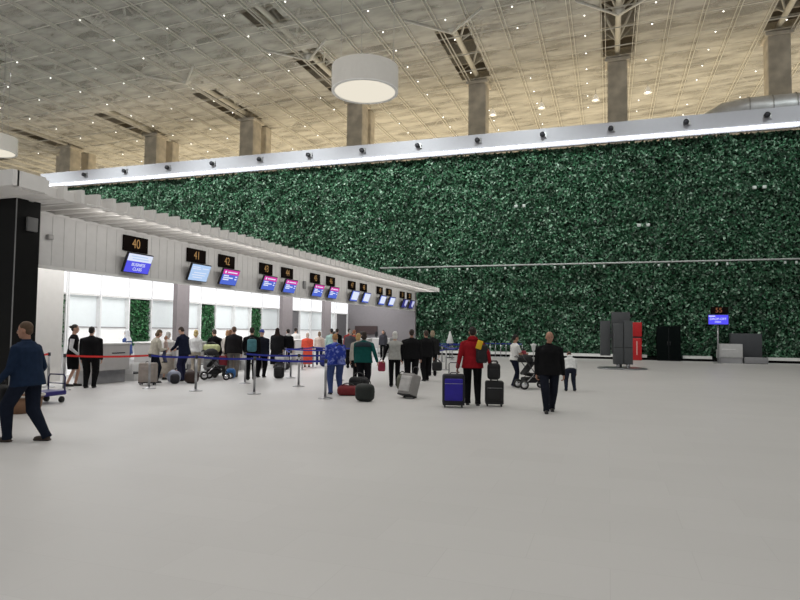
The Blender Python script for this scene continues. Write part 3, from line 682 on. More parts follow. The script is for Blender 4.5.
person('person in bright blue patterned jacket and blue jeans standing right of the front belt post', -6.92, 15.26, 40, 1.60, 1.28, 'fair', ((.035, .06, .36), 'jacket'), ((.055, .085, .22), 'trousers'), ((.38, .20, .08), 'short'),
       (.03, .03, .04), 12, (0, 12), {'L': (-.20, .22, .86), 'R': (.22, .22, .86)}, {'L': (-.16, -.08), 'R': (.16, .05)}, 25, v=.014)
_m = [q for k_, q in MATS.items() if k_ == 'cloth_080f5b'][0]              # pale swirls printed on the blue jacket
for n_ in _m.node_tree.nodes:
    if n_.type == 'TEX_NOISE': n_.inputs['Scale'].default_value = 8
    if n_.type == 'VALTORGB':
        e_ = n_.color_ramp.elements; e_[0].position = .5; e_[1].position = .66; e_[1].color = (.30, .36, .75, 1)
person('person in teal green hooded jacket and black trousers reaching for a luggage handle', -6.58, 16.4, 8, 1.66, 1.28, 'fair', ((.010, .080, .072), 'jacket'), ((.013, .013, .016), 'trousers'), ((.03, .02, .015), 'bob'),
       (.02, .02, .02), 4, (20, 6), {'L': (-.26, .06, .80), 'R': (.42, .00, .86)}, {'L': (-.09, .03), 'R': (.10, .0)}, 40, v=.014, extra=('yoke', (.03, .04, .05)))
person('blond person just behind the teal green jacket', -7.5, 18.2, 10, 1.60, 1.0, 'fair', ((.40, .37, .33), 'jacket'), (K, 'trousers'), ((.50, .33, .14), 'bob'), lean=5, head=(0, 8))
person('white-haired person in grey waistcoat over black sleeves, holding a red bag', -6.20, 18.0, 22, 1.67, 1.02, 'fair', ((.36, .36, .34), 'vest'), (K, 'trousers'), ((.62, .61, .58), 'bob'), lean=3, head=(0, 4),
       hands={'L': (-.36, .06, .85)}, curl=45, extra=('sleeves', K), v=.015)
person('large man in plain black jacket standing beyond the silver wrapped suitcase', -5.9, 18.75, 20, 1.74, 1.32, 'tan', ((.009, .009, .010), 'jacket'), ((.009, .009, .010), 'trousers'), ((.035, .025, .02), 'short'), lean=3,
       hands={'R': (.30, -.08, .74), 'L': (-.32, -.05, .76)}, curl=45, v=.014)
person('person in black coat with a dark handbag, right of the large man in black', -5.95, 20.6, 40, 1.72, 1.15, 'tan', ((.010, .010, .010), 'jacket'), ((.010, .010, .011), 'trousers'), ((.05, .035, .025), 'short'), lean=4,
       hands={'R': (.30, .02, .80)}, curl=45, v=.015, feet={'L': (-.12, -.12), 'R': (.10, .14)})
person('woman in white t-shirt and dark jeans pushing a pushchair', -2.80, 19.60, -52, 1.62, .98, 'tan', ((.72, .72, .70), 'tshirt'), ((.012, .014, .03), 'trousers'), ((.015, .012, .01), 'ponytail'), (.6, .6, .6), 3, (0, 10),
       {'L': (-.12, .34, 1.10), 'R': (.16, .36, 1.10)}, {'L': (-.08, .14), 'R': (.09, -.10)}, 45, v=.014)
person('child in white hooded top and dark trousers bending forward', -1.08, 18.94, 12, 1.27, 1.2, 'tan', ((.68, .69, .68), 'shirt'), ((.02, .024, .04), 'trousers'), ((.03, .02, .015), 'short'), lean=30, head=(0, 45),
       hands={'L': (-.26, .22, .66), 'R': (.26, .20, .66)}, feet={'L': (-.17, -.05), 'R': (.17, .02)}, v=.013, drop=.06, child=True, extra=('hood', (.68, .69, .68)))
# staff at the first desk
person('woman in black waistcoat with white sleeves and black skirt at the first check-in desk', -14.6, 14.0, -55, 1.76, .95, 'fair', (K, 'vest'), (K, 'skirt'), ((.02, .015, .01), 'bun'), (.012, .012, .012), 3, (5, 4),
       {'L': (-.16, .20, .88), 'R': (.18, .18, .90)}, {'L': (-.07, .08), 'R': (.07, -.10)}, 30, v=.014, extra=('sleeves', (.66, .66, .68)))
person('man in black suit facing the first check-in desk with his back turned', -13.75, 13.8, 30, 1.70, 1.28, 'fair', ((.009, .009, .010), 'jacket'), ((.009, .009, .010), 'trousers'), ((.015, .012, .01), 'short'), lean=3,
       hands={'L': (-.27, .10, .80), 'R': (.27, .10, .80)}, v=.014)
# people in the queues, near to far
person('woman in pale beige blouse and dark trousers holding a small child', -13.35, 15.9, -25, 1.66, 1.08, 'fair', ((.48, .45, .38), 'shirt'), ((.012, .012, .02), 'trousers'), ((.11, .07, .035), 'bob'), lean=12, head=(0, 25),
       hands={'L': (-.05, .34, 1.02), 'R': (.20, .32, 1.10)}, curl=40, v=.015)
person('small child in pale clothes held up by the woman in beige blouse', -13.12, 16.14, 150, .82, .9, 'tan', ((.52, .40, .36), 'shirt'), ((.10, .11, .18), 'trousers'), ((.30, .14, .06), 'short'), lean=2, child=True, z=.62)
person('elderly person in white blouse and long beige skirt', -13.85, 17.1, 5, 1.58, 1.15, 'fair', ((.66, .64, .62), 'shirt'), ((.42, .37, .31), 'long_skirt'), ((.55, .54, .52), 'bob'), lean=5, v=.016)
person('man in dark navy jacket bending his head to the left, behind the brown bundles', -13.03, 16.90, 85, 1.76, 1.0, 'fair', ((.012, .015, .032), 'jacket'), ((.02, .022, .05), 'trousers'), ((.04, .025, .018), 'short'), lean=10, head=(0, 30),
       hands={'L': (-.10, .42, .98), 'R': (.14, .42, 1.0)}, curl=35, v=.015)
person('blonde person in white top beside the grey pillar', -13.75, 18.45, 15, 1.64, 1.0, 'fair', ((.62, .62, .62), 'shirt'), (BEIGE, 'trousers'), ((.60, .46, .22), 'bob'), v=.017)
person('light brown haired person in pale top next to the blonde one', -13.7, 20.3, 30, 1.64, 1.0, 'fair', ((.60, .56, .52), 'shirt'), (BEIGE, 'trousers'), ((.38, .22, .11), 'bob'), v=.017)
person('person in black jacket leaning left over a pushchair', -13.55, 19.35, 60, 1.68, 1.12, 'fair', (K, 'jacket'), (K, 'trousers'), ((.06, .04, .03), 'short'), lean=14, head=(0, 16), v=.016, hands={'L': (-.16, .42, .92), 'R': (.16, .42, .92)}, curl=40)
person('blond person in beige coat left of the man with grey trousers', -13.15, 19.6, -20, 1.66, 1.06, 'fair', ((.46, .38, .32), 'jacket'), ((.30, .25, .2), 'trousers'), ((.24, .12, .06), 'bob'), v=.016, head=(0, 14))
person('man in black jacket and grey trousers standing in the queue', -12.62, 19.09, 25, 1.77, 1.2, 'fair', ((.016, .015, .016), 'jacket'), ((.20, .18, .16), 'trousers'), ((.10, .055, .035), 'short'), v=.015, head=(25, 6))
person('person in black clothes wearing a teal backpack', -11.35, 18.23, 35, 1.75, 1.15, 'fair', (K, 'jacket'), (K, 'trousers'), ((.03, .02, .015), 'short'), v=.015, hands={'L': (-.22, .28, .92)})
person('person in blue woolly hat and black padded jacket', -11.66, 19.35, 10, 1.68, 1.25, 'fair', ((.012, .013, .022), 'jacket'), (K, 'trousers'), ((.05, .07, .32), 'hat'), v=.015)
person('woman in black veil and long black robe', -14.0, 24.55, 20, 1.76, 1.15, 'tan', ((.010, .008, .008), 'dress'), ((.010, .008, .008), 'dress'), (K, 'none'), v=.018, extra=('veil', (.02, .012, .010)))
person('person in black top with pale collar beside the veiled woman', -13.75, 25.1, 45, 1.72, 1.0, 'fair', (K, 'jacket'), (K, 'trousers'), ((.02, .015, .01), 'short'), v=.018, extra=('hood', (.5, .5, .5)))
person('check-in clerk in white shirt with dark hair', -15.6, 29.25, 10, 1.80, 1.02, 'fair', ((.66, .64, .62), 'shirt'), (K, 'trousers'), ((.015, .012, .01), 'short'), v=.018)
person('person in long orange-red dress with pale hair', -13.15, 25.82, 18, 1.56, 1.22, 'fair', ((.72, .10, .06), 'dress'), ((.72, .10, .06), 'dress'), ((.66, .52, .44), 'bob'), v=.017)
person('person in pale cream blouse to the right of the orange-red dress', -13.41, 27.61, 25, 1.62, 1.0, 'fair', ((.62, .52, .46), 'shirt'), ((.02, .03, .10), 'trousers'), ((.22, .15, .10), 'bob'), v=.018)
person('dark-haired person in black between the cream blouse and the mint jacket', -13.2, 29.2, 10, 1.78, 1.0, 'tan', (K, 'jacket'), (K, 'trousers'), ((.02, .014, .01), 'short'), v=.018)
person('person in pale mint jacket with dark hair', -12.54, 27.13, 28, 1.77, 1.06, 'fair', ((.36, .52, .49), 'jacket'), (K, 'trousers'), ((.015, .012, .012), 'short'), v=.017)
person('person in dark red top behind the person in blue patterned jacket', -12.4, 28.9, 10, 1.78, 1.02, 'fair', ((.25, .03, .03), 'jacket'), (K, 'trousers'), ((.03, .02, .015), 'short'), v=.018)
person('person with reddish hair next to the dark red top', -11.75, 28.0, 10, 1.72, 1.0, 'fair', ((.45, .10, .06), 'jacket'), (K, 'trousers'), ((.32, .12, .06), 'short'), v=.018)
person('grey-haired man in dark jacket behind the blue patterned jacket', -11.1, 26.04, 15, 1.72, 1.1, 'fair', ((.07, .07, .08), 'jacket'), (K, 'trousers'), ((.30, .29, .27), 'short'), v=.017)
person('dark-haired clerk behind the white-haired person', -13.6, 37.2, 190, 1.74, 1.0, 'fair', ((.05, .05, .06), 'jacket'), (K, 'trousers'), ((.02, .015, .012), 'short'), v=.018)
person('person in dark coat with fair hair beyond the large man in black', -6.4, 23.0, 15, 1.72, 1.0, 'fair', ((.02, .02, .02), 'jacket'), (K, 'trousers'), ((.30, .24, .16), 'bob'), v=.017)
person('clerk in white shirt seen at the left edge of the first desk', -17.2, 15.6, -80, 1.66, 1.0, 'fair', ((.66, .66, .68), 'shirt'), (K, 'trousers'), ((.3, .28, .26), 'short'), v=.018)
person('person in white head covering and navy clothes behind the first desk', -16.2, 17.9, 100, 1.62, 1.0, 'fair', ((.05, .08, .22), 'jacket'), ((.05, .06, .12), 'trousers'), (K, 'none'), v=.018, extra=('veil', (.6, .6, .62)))

# ================================================================== luggage
def suitcase(label, x, y, rz, w, d, h, col, panel=None, handle=.35, tilt=0, group=None, wheels=4):
    t = thing('rolling_suitcase', label, 'suitcase', (x, y, 0), math.radians(rz), group); t.rotation_euler = (math.radians(tilt), 0, math.radians(rz))
    nm = '%02x%02x%02x' % tuple(int(q * 255) for q in col); cm = mat('case_' + nm, col, .55, var=.1)
    MB().rbox(0, 0, .06 + (h) / 2, w, d, h - .0, .05, 4, 0).build('shell', cm, t)
    if panel:
        pm = mat('panel_%02x%02x%02x' % tuple(int(q * 255) for q in panel), panel, .5, var=.12)
        MB().rbox(0, -d / 2 - .012, .06 + h * .50, w * .80, .05, h * .72, .03, 3).build('front_pocket', pm, t)
    else: MB().rbox(0, -d / 2 - .01, .06 + h * .42, w * .80, .04, h * .52, .02, 3).build('front_pocket', cm, t)
    e = MB(); e.tube([(-w * .40, -d / 2 - .035, .06 + h * .70), (w * .40, -d / 2 - .035, .06 + h * .70)], .006, 6); e.build('zip', STEEL, t)
    for sx in (-1, 1):
        for sy in ((-1, 1) if wheels == 4 else (1,)):
            MB().tube([(sx * w * .38 - .014, sy * d * .33, .035), (sx * w * .38 + .014, sy * d * .33, .035)], .035, 12).build('wheel', RUBBER, t)
    MB().rbox(0, 0, .075, w * .98, d * .98, .05, .02, 2).build('base_trim', BLK, t)
    if handle:
        e = MB(); zt = .06 + h + handle; e.tube([(-w * .20, d * .30, .06 + h - .1), (-w * .20, d * .30, zt - .03), (-w * .14, d * .30, zt), (w * .14, d * .30, zt), (w * .20, d * .30, zt - .03), (w * .20, d * .30, .06 + h - .1)], .011, 8)
        e.build('telescopic_handle', DARKM, t)
    MB().tube([(-.08, 0, .055 + h), (-.06, 0, .09 + h), (.06, 0, .09 + h), (.08, 0, .055 + h)], .012, 8).build('carry_handle', BLK, t)
    return t
suitcase('bright blue and black rolling suitcase beside the man in red jacket', -3.32, 13.72, 16, .50, .30, .68, (.012, .012, .02), (.022, .012, .30), .25)
suitcase('black rolling suitcase on the right of the man in red jacket', -2.50, 14.30, 14, .42, .26, .52, (.012, .012, .013), None, .45)
suitcase('beige-grey hard suitcase behind the belt post in front of the beige blouse', -13.05, 15.3, 25, .50, .30, .60, (.30, .26, .23), (.32, .28, .25), 0)
suitcase('silver plastic-wrapped suitcase tilted on its wheels', -4.86, 15.05, -28, .46, .30, .56, (.28, .27, .26), (.48, .47, .46), .22, -18, wheels=2)
def bag(name, cat, label, x, y, z, rz, w, d, h, col, lumps=None, straps=True, seed=0, v=.02):
    t = thing(name, label, cat, (x, y, z), math.radians(rz)); g = random.Random(seed)
    pp = [([tuple(Vector(p) + Vector((0, 0, h * .45))) for p in rbox_vf(w * .9, d * .9, h * .85, min(w, d, h) * .36, 5)[0]], rbox_vf(w * .9, d * .9, h * .85, min(w, d, h) * .36, 5)[1])]
    for i in range(lumps if lumps is not None else 5): pp.append(ell_vf((g.uniform(-.32, .32) * w, g.uniform(-.3, .3) * d, h * g.uniform(.3, .72)), (w * .24, d * .27, h * .26), None, 10))
    vv, ff = union(pp, v, 3); z0 = min(p[2] for p in vv); vv = [(p[0], p[1], p[2] - z0) for p in vv]
    body_ = MB().add(vv, ff, 0, True).build('bag_body', mat('bag_%02x%02x%02x' % tuple(int(q * 255) for q in col), col, .6, var=.18, scale=9, bump=.15), t)
    if straps:
        for sy in (-1, 1): MB().tube([(-w * .24 * math.cos(PI * q / 8), sy * d * .16, h * .84 + h * (.12 if name == 'backpack' else .22) * math.sin(PI * q / 8)) for q in range(9)], .011, 6).build('strap', BLK, t)
    if name in ('backpack', 'travel_bag'): MB().rbox(0, -d * .47, h * .36, w * .62, d * .16, h * .40, .03, 3).build('front_pocket', body_.data.materials[0], t)
    return t
bag('backpack', 'backpack', 'black backpack sitting on top of the black rolling suitcase', -2.50, 14.22, .61, 14, .33, .20, .44, (.010, .010, .011), 3)
bp = bag('backpack', 'backpack', 'black and yellow backpack worn on the right shoulder of the man in red jacket', -2.76, 14.13, .98, 14, .30, .17, .50, (.012, .012, .013), 2)
MB().rbox(-.06, -.09, .42, .13, .03, .2, .012, 2, 0, Matrix.Rotation(.3, 3, 'Y')).build('yellow_patch', mat('patch_yellow', (.75, .48, .02), .6), bp)
bag('backpack', 'backpack', 'teal backpack worn by the person in black clothes', -11.22, 18.03, .95, 35, .34, .20, .50, (.06, .19, .22), 3)
bq = bag('backpack', 'backpack', 'blue patterned rucksack on the back of the blue patterned jacket', -6.72, 15.04, .90, 40, .34, .20, .44, (.06, .09, .42), 3)
for c_ in bq.children:
    if c_.name.startswith(('bag_body', 'front_pocket')): c_.data.materials[0] = _m
bag('duffel_bag', 'bag', 'round black wheeled duffel bag below the teal green jacket', -5.55, 13.95, 0, -10, .52, .36, .50, (.012, .016, .014), 5)
bag('duffel_bag', 'bag', 'dark red holdall with black straps lying in front of the front belt post', -6.45, 15.02, 0, 18, .62, .34, .30, (.16, .010, .014), 6)
bag('travel_bag', 'bag', 'black soft bag standing behind the dark red holdall', -6.45, 15.75, 0, 10, .60, .34, .52, (.012, .012, .013), 4)
bag('plastic_wrapped_bag', 'bag', 'olive grey wrapped bundle left of the silver suitcase', -5.65, 17.1, 0, 15, .36, .30, .50, (.12, .12, .09), 6)
bag('handbag', 'bag', 'black handbag hanging from the hand of the person in black coat', -5.55, 20.55, .36, 40, .40, .18, .36, (.010, .010, .010), 2)
bag('shopping_bag', 'bag', 'dark red bag held by the white-haired person in grey waistcoat', -6.62, 18.0, .45, 20, .26, .14, .36, (.28, .02, .05), 3)
bag('handbag', 'bag', 'small red shoulder bag of the woman in white t-shirt', -2.52, 19.60, .92, -40, .22, .12, .26, (.30, .04, .06), 2)
bag('shopping_bag', 'bag', 'red bag beside the man with grey trousers', -12.95, 18.95, .38, 20, .34, .18, .44, (.22, .015, .025), 3)
bag('shopping_bag', 'bag', 'bright blue knotted bag near the pushchair wheels', -12.35, 18.55, .0, 20, .36, .28, .40, (.03, .14, .38), 5, False)
bag('pillow_bundle', 'bag', 'pale yellow-green bundle with a dark strap on top of a luggage pile', -13.3, 18.75, .86, 20, .66, .3, .34, (.52, .55, .28), 4)
bag('bundle', 'bag', 'white and blue tied bundle on the floor near the brown bundles', -12.95, 16.35, 0, 15, .44, .34, .42, (.30, .33, .42), 7, False)
bag('bundle', 'bag', 'dark brown soft bundle on the floor under the navy jacket', -12.25, 16.3, 0, 20, .46, .36, .46, (.035, .018, .014), 7, False)
bag('bundle', 'bag', 'dark grey bundle between the white and blue bundle and the brown one', -12.6, 15.95, 0, 50, .30, .28, .36, (.02, .02, .025), 5, False)
bag('travel_bag', 'bag', 'pink and red bag beside the long beige skirt', -13.75, 17.5, 0, 15, .32, .24, .34, (.42, .16, .14), 3)
bag('travel_bag', 'bag', 'black travel bag at the feet of the veiled woman', -13.2, 23.6, 0, 15, .72, .4, .34, (.02, .02, .022), 4)
bag('travel_bag', 'bag', 'pale grey case stacked on the black travel bag', -13.2, 23.6, .35, 15, .66, .36, .30, (.36, .36, .36), 2)
bag('travel_bag', 'bag', 'dark blue bag behind the orange-red dress', -12.6, 26.6, .0, 15, .5, .34, .60, (.02, .03, .16), 3)
bag('travel_bag', 'bag', 'black bag left of the person in blue woolly hat', -10.9, 19.3, 0, 15, .4, .3, .5, (.015, .015, .015), 4)
# luggage pile support: hand trolley
def trolley(label, x, y, rz, col=(.55, .55, .55)):
    t = thing('luggage_trolley', label, 'trolley', (x, y, 0), math.radians(rz))
    MB().box(-.32, .32, -.45, .45, .16, .20).build('platform', STEEL, t)
    MB().tube([(-.28, .45, .18), (-.28, .52, .9), (-.26, .54, 1.0), (.26, .54, 1.0), (.28, .52, .9), (.28, .45, .18)], .018, 8).build('push_handle', STEEL, t)
    MB().box(-.28, .28, .44, .47, .40, .44).build('cross_bar', STEEL, t)
    for sx in (-1, 1):
        for sy in (-1, 1): MB().tube([(sx * .27 - .02, sy * .36, .075), (sx * .27 + .02, sy * .36, .075)], .075, 14).build('wheel', RUBBER, t)
    return t
trolley('steel luggage trolley carrying the pale yellow-green bundle', -13.3, 18.75, 90)
bag('travel_bag', 'bag', 'grey suitcase-like bag lying on the trolley under the pale bundle', -13.3, 18.75, .20, 0, .56, .42, .66, (.20, .20, .20), 3, False)
# pushchairs
def pushchair(label, x, y, rz, col):
    t = thing('pushchair', label, 'pushchair', (x, y, 0), math.radians(rz)); cm = mat('pram_%02x%02x%02x' % tuple(int(q * 255) for q in col), col, .8)
    for sx in (-1, 1):
        MB().tube([(sx * .24, -.42, .95), (sx * .25, -.36, 1.0), (sx * .25, .05, .48), (sx * .20, .42, .14)], .013, 8).build('side_frame', DARKM, t)
        MB().tube([(sx * .25, .05, .48), (sx * .27, -.30, .14)], .013, 8).build('rear_strut', CHROME, t)
        for yy, r in ((.42, .11), (-.30, .14)):
            w = MB().tube([(sx * .27 - .02, yy, r), (sx * .27 + .02, yy, r)], r, 20).build('wheel', RUBBER, t)
            e = MB(); e.tube([(sx * .27 - .024, yy, r), (sx * .27 + .024, yy, r)], r * .62, 16); e.build('rim', CHROME, w)
    MB().tube([(-.24, -.42, .95), (.24, -.42, .95)], .018, 8).build('push_bar', BLK, t)
    vv, ff = union([([tuple(Matrix.Rotation(.9, 3, 'X') @ Vector(p) + Vector((0, -.10, .62))) for p in rbox_vf(.42, .50, .08, .03, 3)[0]], rbox_vf(.42, .50, .08, .03, 3)[1]),
                    ([tuple(Vector(p) + Vector((0, .10, .42))) for p in rbox_vf(.42, .36, .10, .03, 3)[0]], rbox_vf(.42, .36, .10, .03, 3)[1]), ell_vf((0, .26, .30), (.18, .05, .12), None, 10)], .016, 2)
    MB().add(vv, ff, 0, True).build('seat', cm, t)
    vv, ff = union([ell_vf((0, -.17, .86), (.23, .24, .18), None, 16)], .016, 2); vv2 = [(p[0], p[1], max(p[2], .80)) for p in vv]
    MB().add(vv2, ff, 0, True).build('canopy_hood', cm, t)
    vv, ff = union([([tuple(Vector(p) + Vector((0, -.05, .27))) for p in rbox_vf(.38, .42, .16, .05, 3)[0]], rbox_vf(.38, .42, .16, .05, 3)[1])], .016, 2); MB().add(vv, ff, 0, True).build('basket', cm, t)
    return t
pushchair('black pushchair pushed by the woman in white t-shirt', -2.25, 19.15, -62, (.012, .012, .013))
pushchair('black pushchair with chrome wheels among the queue luggage', -12.5, 17.9, -70, (.014, .014, .014))
# white folded thing on the pushchair
t = thing('folded_parasol', 'small white folded parasol standing up over the pushchair', 'parasol', (-2.15, 19.0, 1.12)); MB().tube([(0, 0, -.30), (0, 0, .05)], .01, 6).build('stick', STEEL, t)
MB().lathe([(.015, -.02), (.05, .06), (.06, .16), (.10, .22), (.02, .25)], 14).build('fabric', mat('parasol_white', (.7, .72, .7), .6), t)

# blue platform cart, wooden crate and black bags at the left edge
t = thing('platform_cart', 'blue flat-bed cart with tube rails left of the red belt', 'cart', (-11.86, 10.60, 0), 0)
BM = mat('cart_blue', (.025, .02, .17), .4); BT = mat('cart_tube', (.02, .02, .09), .4)
MB().rbox(0, 0, .22, .52, .80, .10, .02, 2).build('platform', BM, t)
for yy in (-.36, .36): MB().tube([(-.24, yy, .25), (-.24, yy, .56), (-.20, yy, .62), (.20, yy, .62), (.24, yy, .56), (.24, yy, .25)], .016, 8).build('end_rail', BT, t); MB().tube([(-.24, yy, .42), (.24, yy, .42)], .012, 8).build('cross_tube', BT, t)
for sx in (-1, 1):
    for yy in (-.3, .3): MB().tube([(sx * .22 - .02, yy, .07), (sx * .22 + .02, yy, .07)], .07, 14).build('wheel', RUBBER, t)
t = thing('cardboard_tub', 'brown open tub with pale rim at the left photo edge', 'tub', (-11.05, 9.35, 0))
MB().lathe([(.01, 0), (.36, 0), (.42, .31), (.39, .31), (.34, .03), (.01, .03)], 20, caps=False).build('tub_wall', mat('tub_brown', (.22, .12, .07), .8), t)
MB().lathe([(.42, .31), (.45, .32), (.45, .35), (.40, .35), (.39, .31), (.42, .31)], 20, caps=False).build('rim', mat('rim_pale', (.5, .46, .42), .7), t)
bag('travel_bag', 'bag', 'black bag carried by the man in dark blue jacket at the left photo edge', -8.72, 7.02, .52, 104, .26, .40, .34, (.010, .010, .011), 5)

# ================================================================== queue barriers
def post(label, x, y, belts=(), group=None, h=.97, slim=1.0):
    t = thing('barrier_post', label, 'barrier post', (x, y, 0), 0, group)
    MB().lathe([(.18, 0), (.18, .012), (.12, .028), (.05, .04), (.032, .06)], 24).build('base', STEEL, t)
    MB().tube([(0, 0, .04), (0, 0, h - .08)], .032 * slim, 14).build('pole', STEEL, t)
    MB().tube([(0, 0, h - .09), (0, 0, h)], .040 * slim, 14).build('belt_head', DARKM, t)
    for bx, by, c in belts:
        dx, dy = bx - x, by - y; L = math.hypot(dx, dy); ux, uy = dx / L, dy / L; e = MB(); N = 8; v = []; f = []
        px, py = -uy * .003, ux * .003
        for i in range(N + 1):
            k = i / N; a = .04 + k * (L - .08); sg = -.03 * 4 * k * (1 - k) * L / 2
            for (ox, oy, oz) in ((px, py, h - .075), (px, py, h - .022), (-px, -py, h - .022), (-px, -py, h - .075)): v.append((ux * a + ox, uy * a + oy, oz + sg))
        for i in range(N):
            for k in range(4): k2 = (k + 1) % 4; f.append((i * 4 + k, i * 4 + k2, i * 4 + 4 + k2, i * 4 + 4 + k))
        f += [(3, 2, 1, 0), tuple(N * 4 + k for k in range(4))]
        e.add(v, f); e.build('red_belt' if c == 'r' else 'blue_belt', REDBELT if c == 'r' else BLUEBELT, t)
    return t
post('belt post nearest the off-white wall, beyond the blue cart', -14.97, 13.54, [(-14.6, 11.4, 'r')])
post('belt post tucked behind the black column', -14.6, 11.4)
post('belt post where the red belt starts left of the two staff', -13.90, 13.07, [(-12.22, 14.38, 'r')])
post('belt post where the red belt meets the blue belt, before the beige blouse', -12.22, 14.38, [(-10.64, 14.34, 'b')])
post('front row belt post before the pushchair with chrome wheels', -10.64, 14.34, [(-8.81, 14.32, 'b')])
post('front row belt post below the teal backpack', -8.81, 14.32, [(-6.67, 14.12, 'b')])
post('nearest belt post, at the left leg of the blue patterned jacket', -6.67, 14.12)
post('second row belt post left of the teal backpack', -10.78, 16.97, [(-8.81, 16.78, 'b')])
post('second row belt post right of the blue woolly hat', -8.81, 16.78, [(-8.7, 19.5, 'b')])
post('belt post in front of the dark bag and veiled woman', -10.62, 19.62, [(-12.33, 22.31, 'b')])
post('belt post by the veiled woman, nearest of the three in that row', -12.33, 22.31, [(-12.33, 23.77, 'b'), (-10.2, 22.3, 'b')])
post('belt post by the veiled woman, middle of the three in that row', -12.33, 23.77, [(-12.57, 25.27, 'b')])
post('belt post at the hem of the orange-red dress', -12.57, 25.27, [(-10.5, 25.4, 'b')])
post('belt post ending the short blue belt right of the hem of the orange-red dress', -10.5, 25.4)
post('belt post behind the person in blue woolly hat', -8.7, 19.5)
post('belt post left of the orange-red dress', -10.2, 22.3)
post('belt post left of the red jacket, second nearest on the right side', -6.79, 24.69, [(-6.85, 26.89, 'b')])
post('belt post left of the red jacket, third on the right side', -6.85, 26.89, [(-6.85, 29.4, 'b')])
post('belt post left of the red jacket, fourth on the right side', -6.85, 29.4, [(-8.88, 33.92, 'b')])
post('belt post left of the red jacket, fifth on the right side', -8.88, 33.92, [(-8.98, 36.69, 'b')])
post('belt post left of the red jacket, sixth on the right side', -8.98, 36.69, [(-9.0, 40.2, 'b')])
post('belt post close to the planted wall left of the red jacket', -9.0, 40.2, [(-11.6, 40.4, 'b')])
post('belt post close to the planted wall near the end of the check-in area', -11.6, 40.4, [(-11.8, 36.0, 'b')])
post('belt post between the check-in end wall and the black coats', -11.8, 36.0, [(-8.9, 33.9, 'b')])
for i in range(9):
    x = -8.6 + .37 * i
    post('steel belt post in the tight row before the planted wall, %s from the left' % ORD[i], x, 43.2, [(x + .37, 43.2, 'b')] if i < 8 else [], 'tight row of belt posts by the wall')
t = thing('folded_parasol', 'white cone-shaped folded parasol behind the belt posts left of the red jacket', 'parasol', (-9.79, 39.4, 0))
MB().lathe([(.30, 0), (.30, .05), (.04, .07)], 18).build('base', mat('parasol_base', (.06, .06, .06), .6), t); MB().tube([(0, 0, .05), (0, 0, 1.0)], .03, 8).build('pole', STEEL, t)
MB().lathe([(.18, .95), (.24, 1.0), (.14, 1.35), (.04, 1.72), (.01, 1.75)], 16).build('fabric', mat('parasol_white', (.7, .72, .7), .6), t)

# ================================================================== right-hand side
t = thing('information_totem', 'dark grey totem of upright slabs standing over a round floor plate', 'totem', (.60, 32.2, 0), math.radians(12))
MB().lathe([(1.15, 0), (1.15, .05), (1.11, .06)], 48).build('floor_plate', mat('plate_steel', (.30, .31, .32), .3, .7), t)
for nm, x0, x1, y0, y1, z0, z1 in (('back_slab', -.42, .44, .22, .40, .75, 2.76), ('left_slab', -.98, -.52, .10, .30, .62, 2.32), ('front_slab', -.44, .02, -.20, .0, .22, 2.2), ('right_slab', .05, .46, -.20, .0, .22, 2.32)):
    b_ = MB().rbox((x0 + x1) / 2, (y0 + y1) / 2, (z0 + z1) / 2, x1 - x0, y1 - y0, z1 - z0, .012, 2).build(nm, TOTEM, t)
    if nm in ('front_slab', 'right_slab'): MB().box(x0 + .02, x1 - .02, y0 - .006, y0 + .002, 1.02, 1.05).build('seam', BLK, b_)
for x in (-.21, .25): MB().tube([(x, -.1, .05), (x, -.1, .24)], .09, 14).build('foot', STEEL, t)
MB().tube([(0, .31, .05), (0, .31, .76)], .06, 12).build('rear_post', DARKM, t)
MB().box(-.60, -.40, .12, .26, 1.5, 1.7).build('link', TOTEM, t)
t = thing('red_machine', 'tall narrow red machine against the planted wall behind the totem', 'machine', (1.65, 43.45, 0))
RED = mat('machine_red', (.45, .012, .015), .4, var=.08)
MB().rbox(0, 0, .72, .72, .5, 1.44, .03, 2).build('lower_body', RED, t); MB().rbox(0, 0, 2.0, .74, .52, .92, .03, 2).build('upper_body', RED, t); MB().box(-.36, .36, -.22, .22, 1.44, 1.55).build('dark_gap', BLK, t)
MB().box(.02, .10, -.262, -.25, .35, 1.25).build('pale_lettering_strip', mat('strip_pale', (.6, .3, .28), .5), t); MB().box(-.3, .3, -.24, .24, 0, .02).build('foot', BLK, t)
t = thing('dark_cabinet', 'wide black cabinet against the foot of the planted wall', 'cabinet', (3.62, 43.55, 0))
MB().rbox(0, 0, 1.13, 1.40, .55, 2.20, .02, 2).build('body', mat('cabinet_black', (.004, .006, .006), .9, spec=.05), t); MB().box(-.68, .68, -.26, .26, 0, .03).build('plinth', BLK, t)
MB().box(-.006, .006, -.285, -.27, .1, 2.1).build('door_gap', DARKM, t)
for x in (-.08, .08): MB().tube([(x, -.30, 1.0), (x, -.30, 1.25)], .012, 8).build('handle', DARKM, t)
t = thing('sign_post', 'standing sign with black number panel over a glowing blue screen', 'sign', (6.22, 41.7, 0))
MB().tube([(0, 0, .02), (0, 0, 2.5)], .05, 12).build('pole', STEEL, t); MB().lathe([(.28, 0), (.28, .02), (.06, .04)], 20).build('base', STEEL, t)
MB().rbox(.02, -.06, 2.62, 1.16, .12, .62, .02, 2).build('screen_casing', BLK, t)
e = MB(); e.box(-.52, .56, -.128, -.12, 2.34, 2.90, 0); e.box(-.50, -.15, -.132, -.128, 2.80, 2.86, 1); e.build('display', [emit('screen_violet', (.10, .09, .95), 1.0, False), SWHITE], t)
MX = Matrix(((1, 0, 0, 0), (0, 0, -1, 0), (0, 1, 0, 0), (0, 0, 0, 1)))
tpart('lettering', text_vf('DROP-OFF', .19, .004), Matrix.Translation((.0, -.135, 2.66)) @ MX, SWHITE, t)
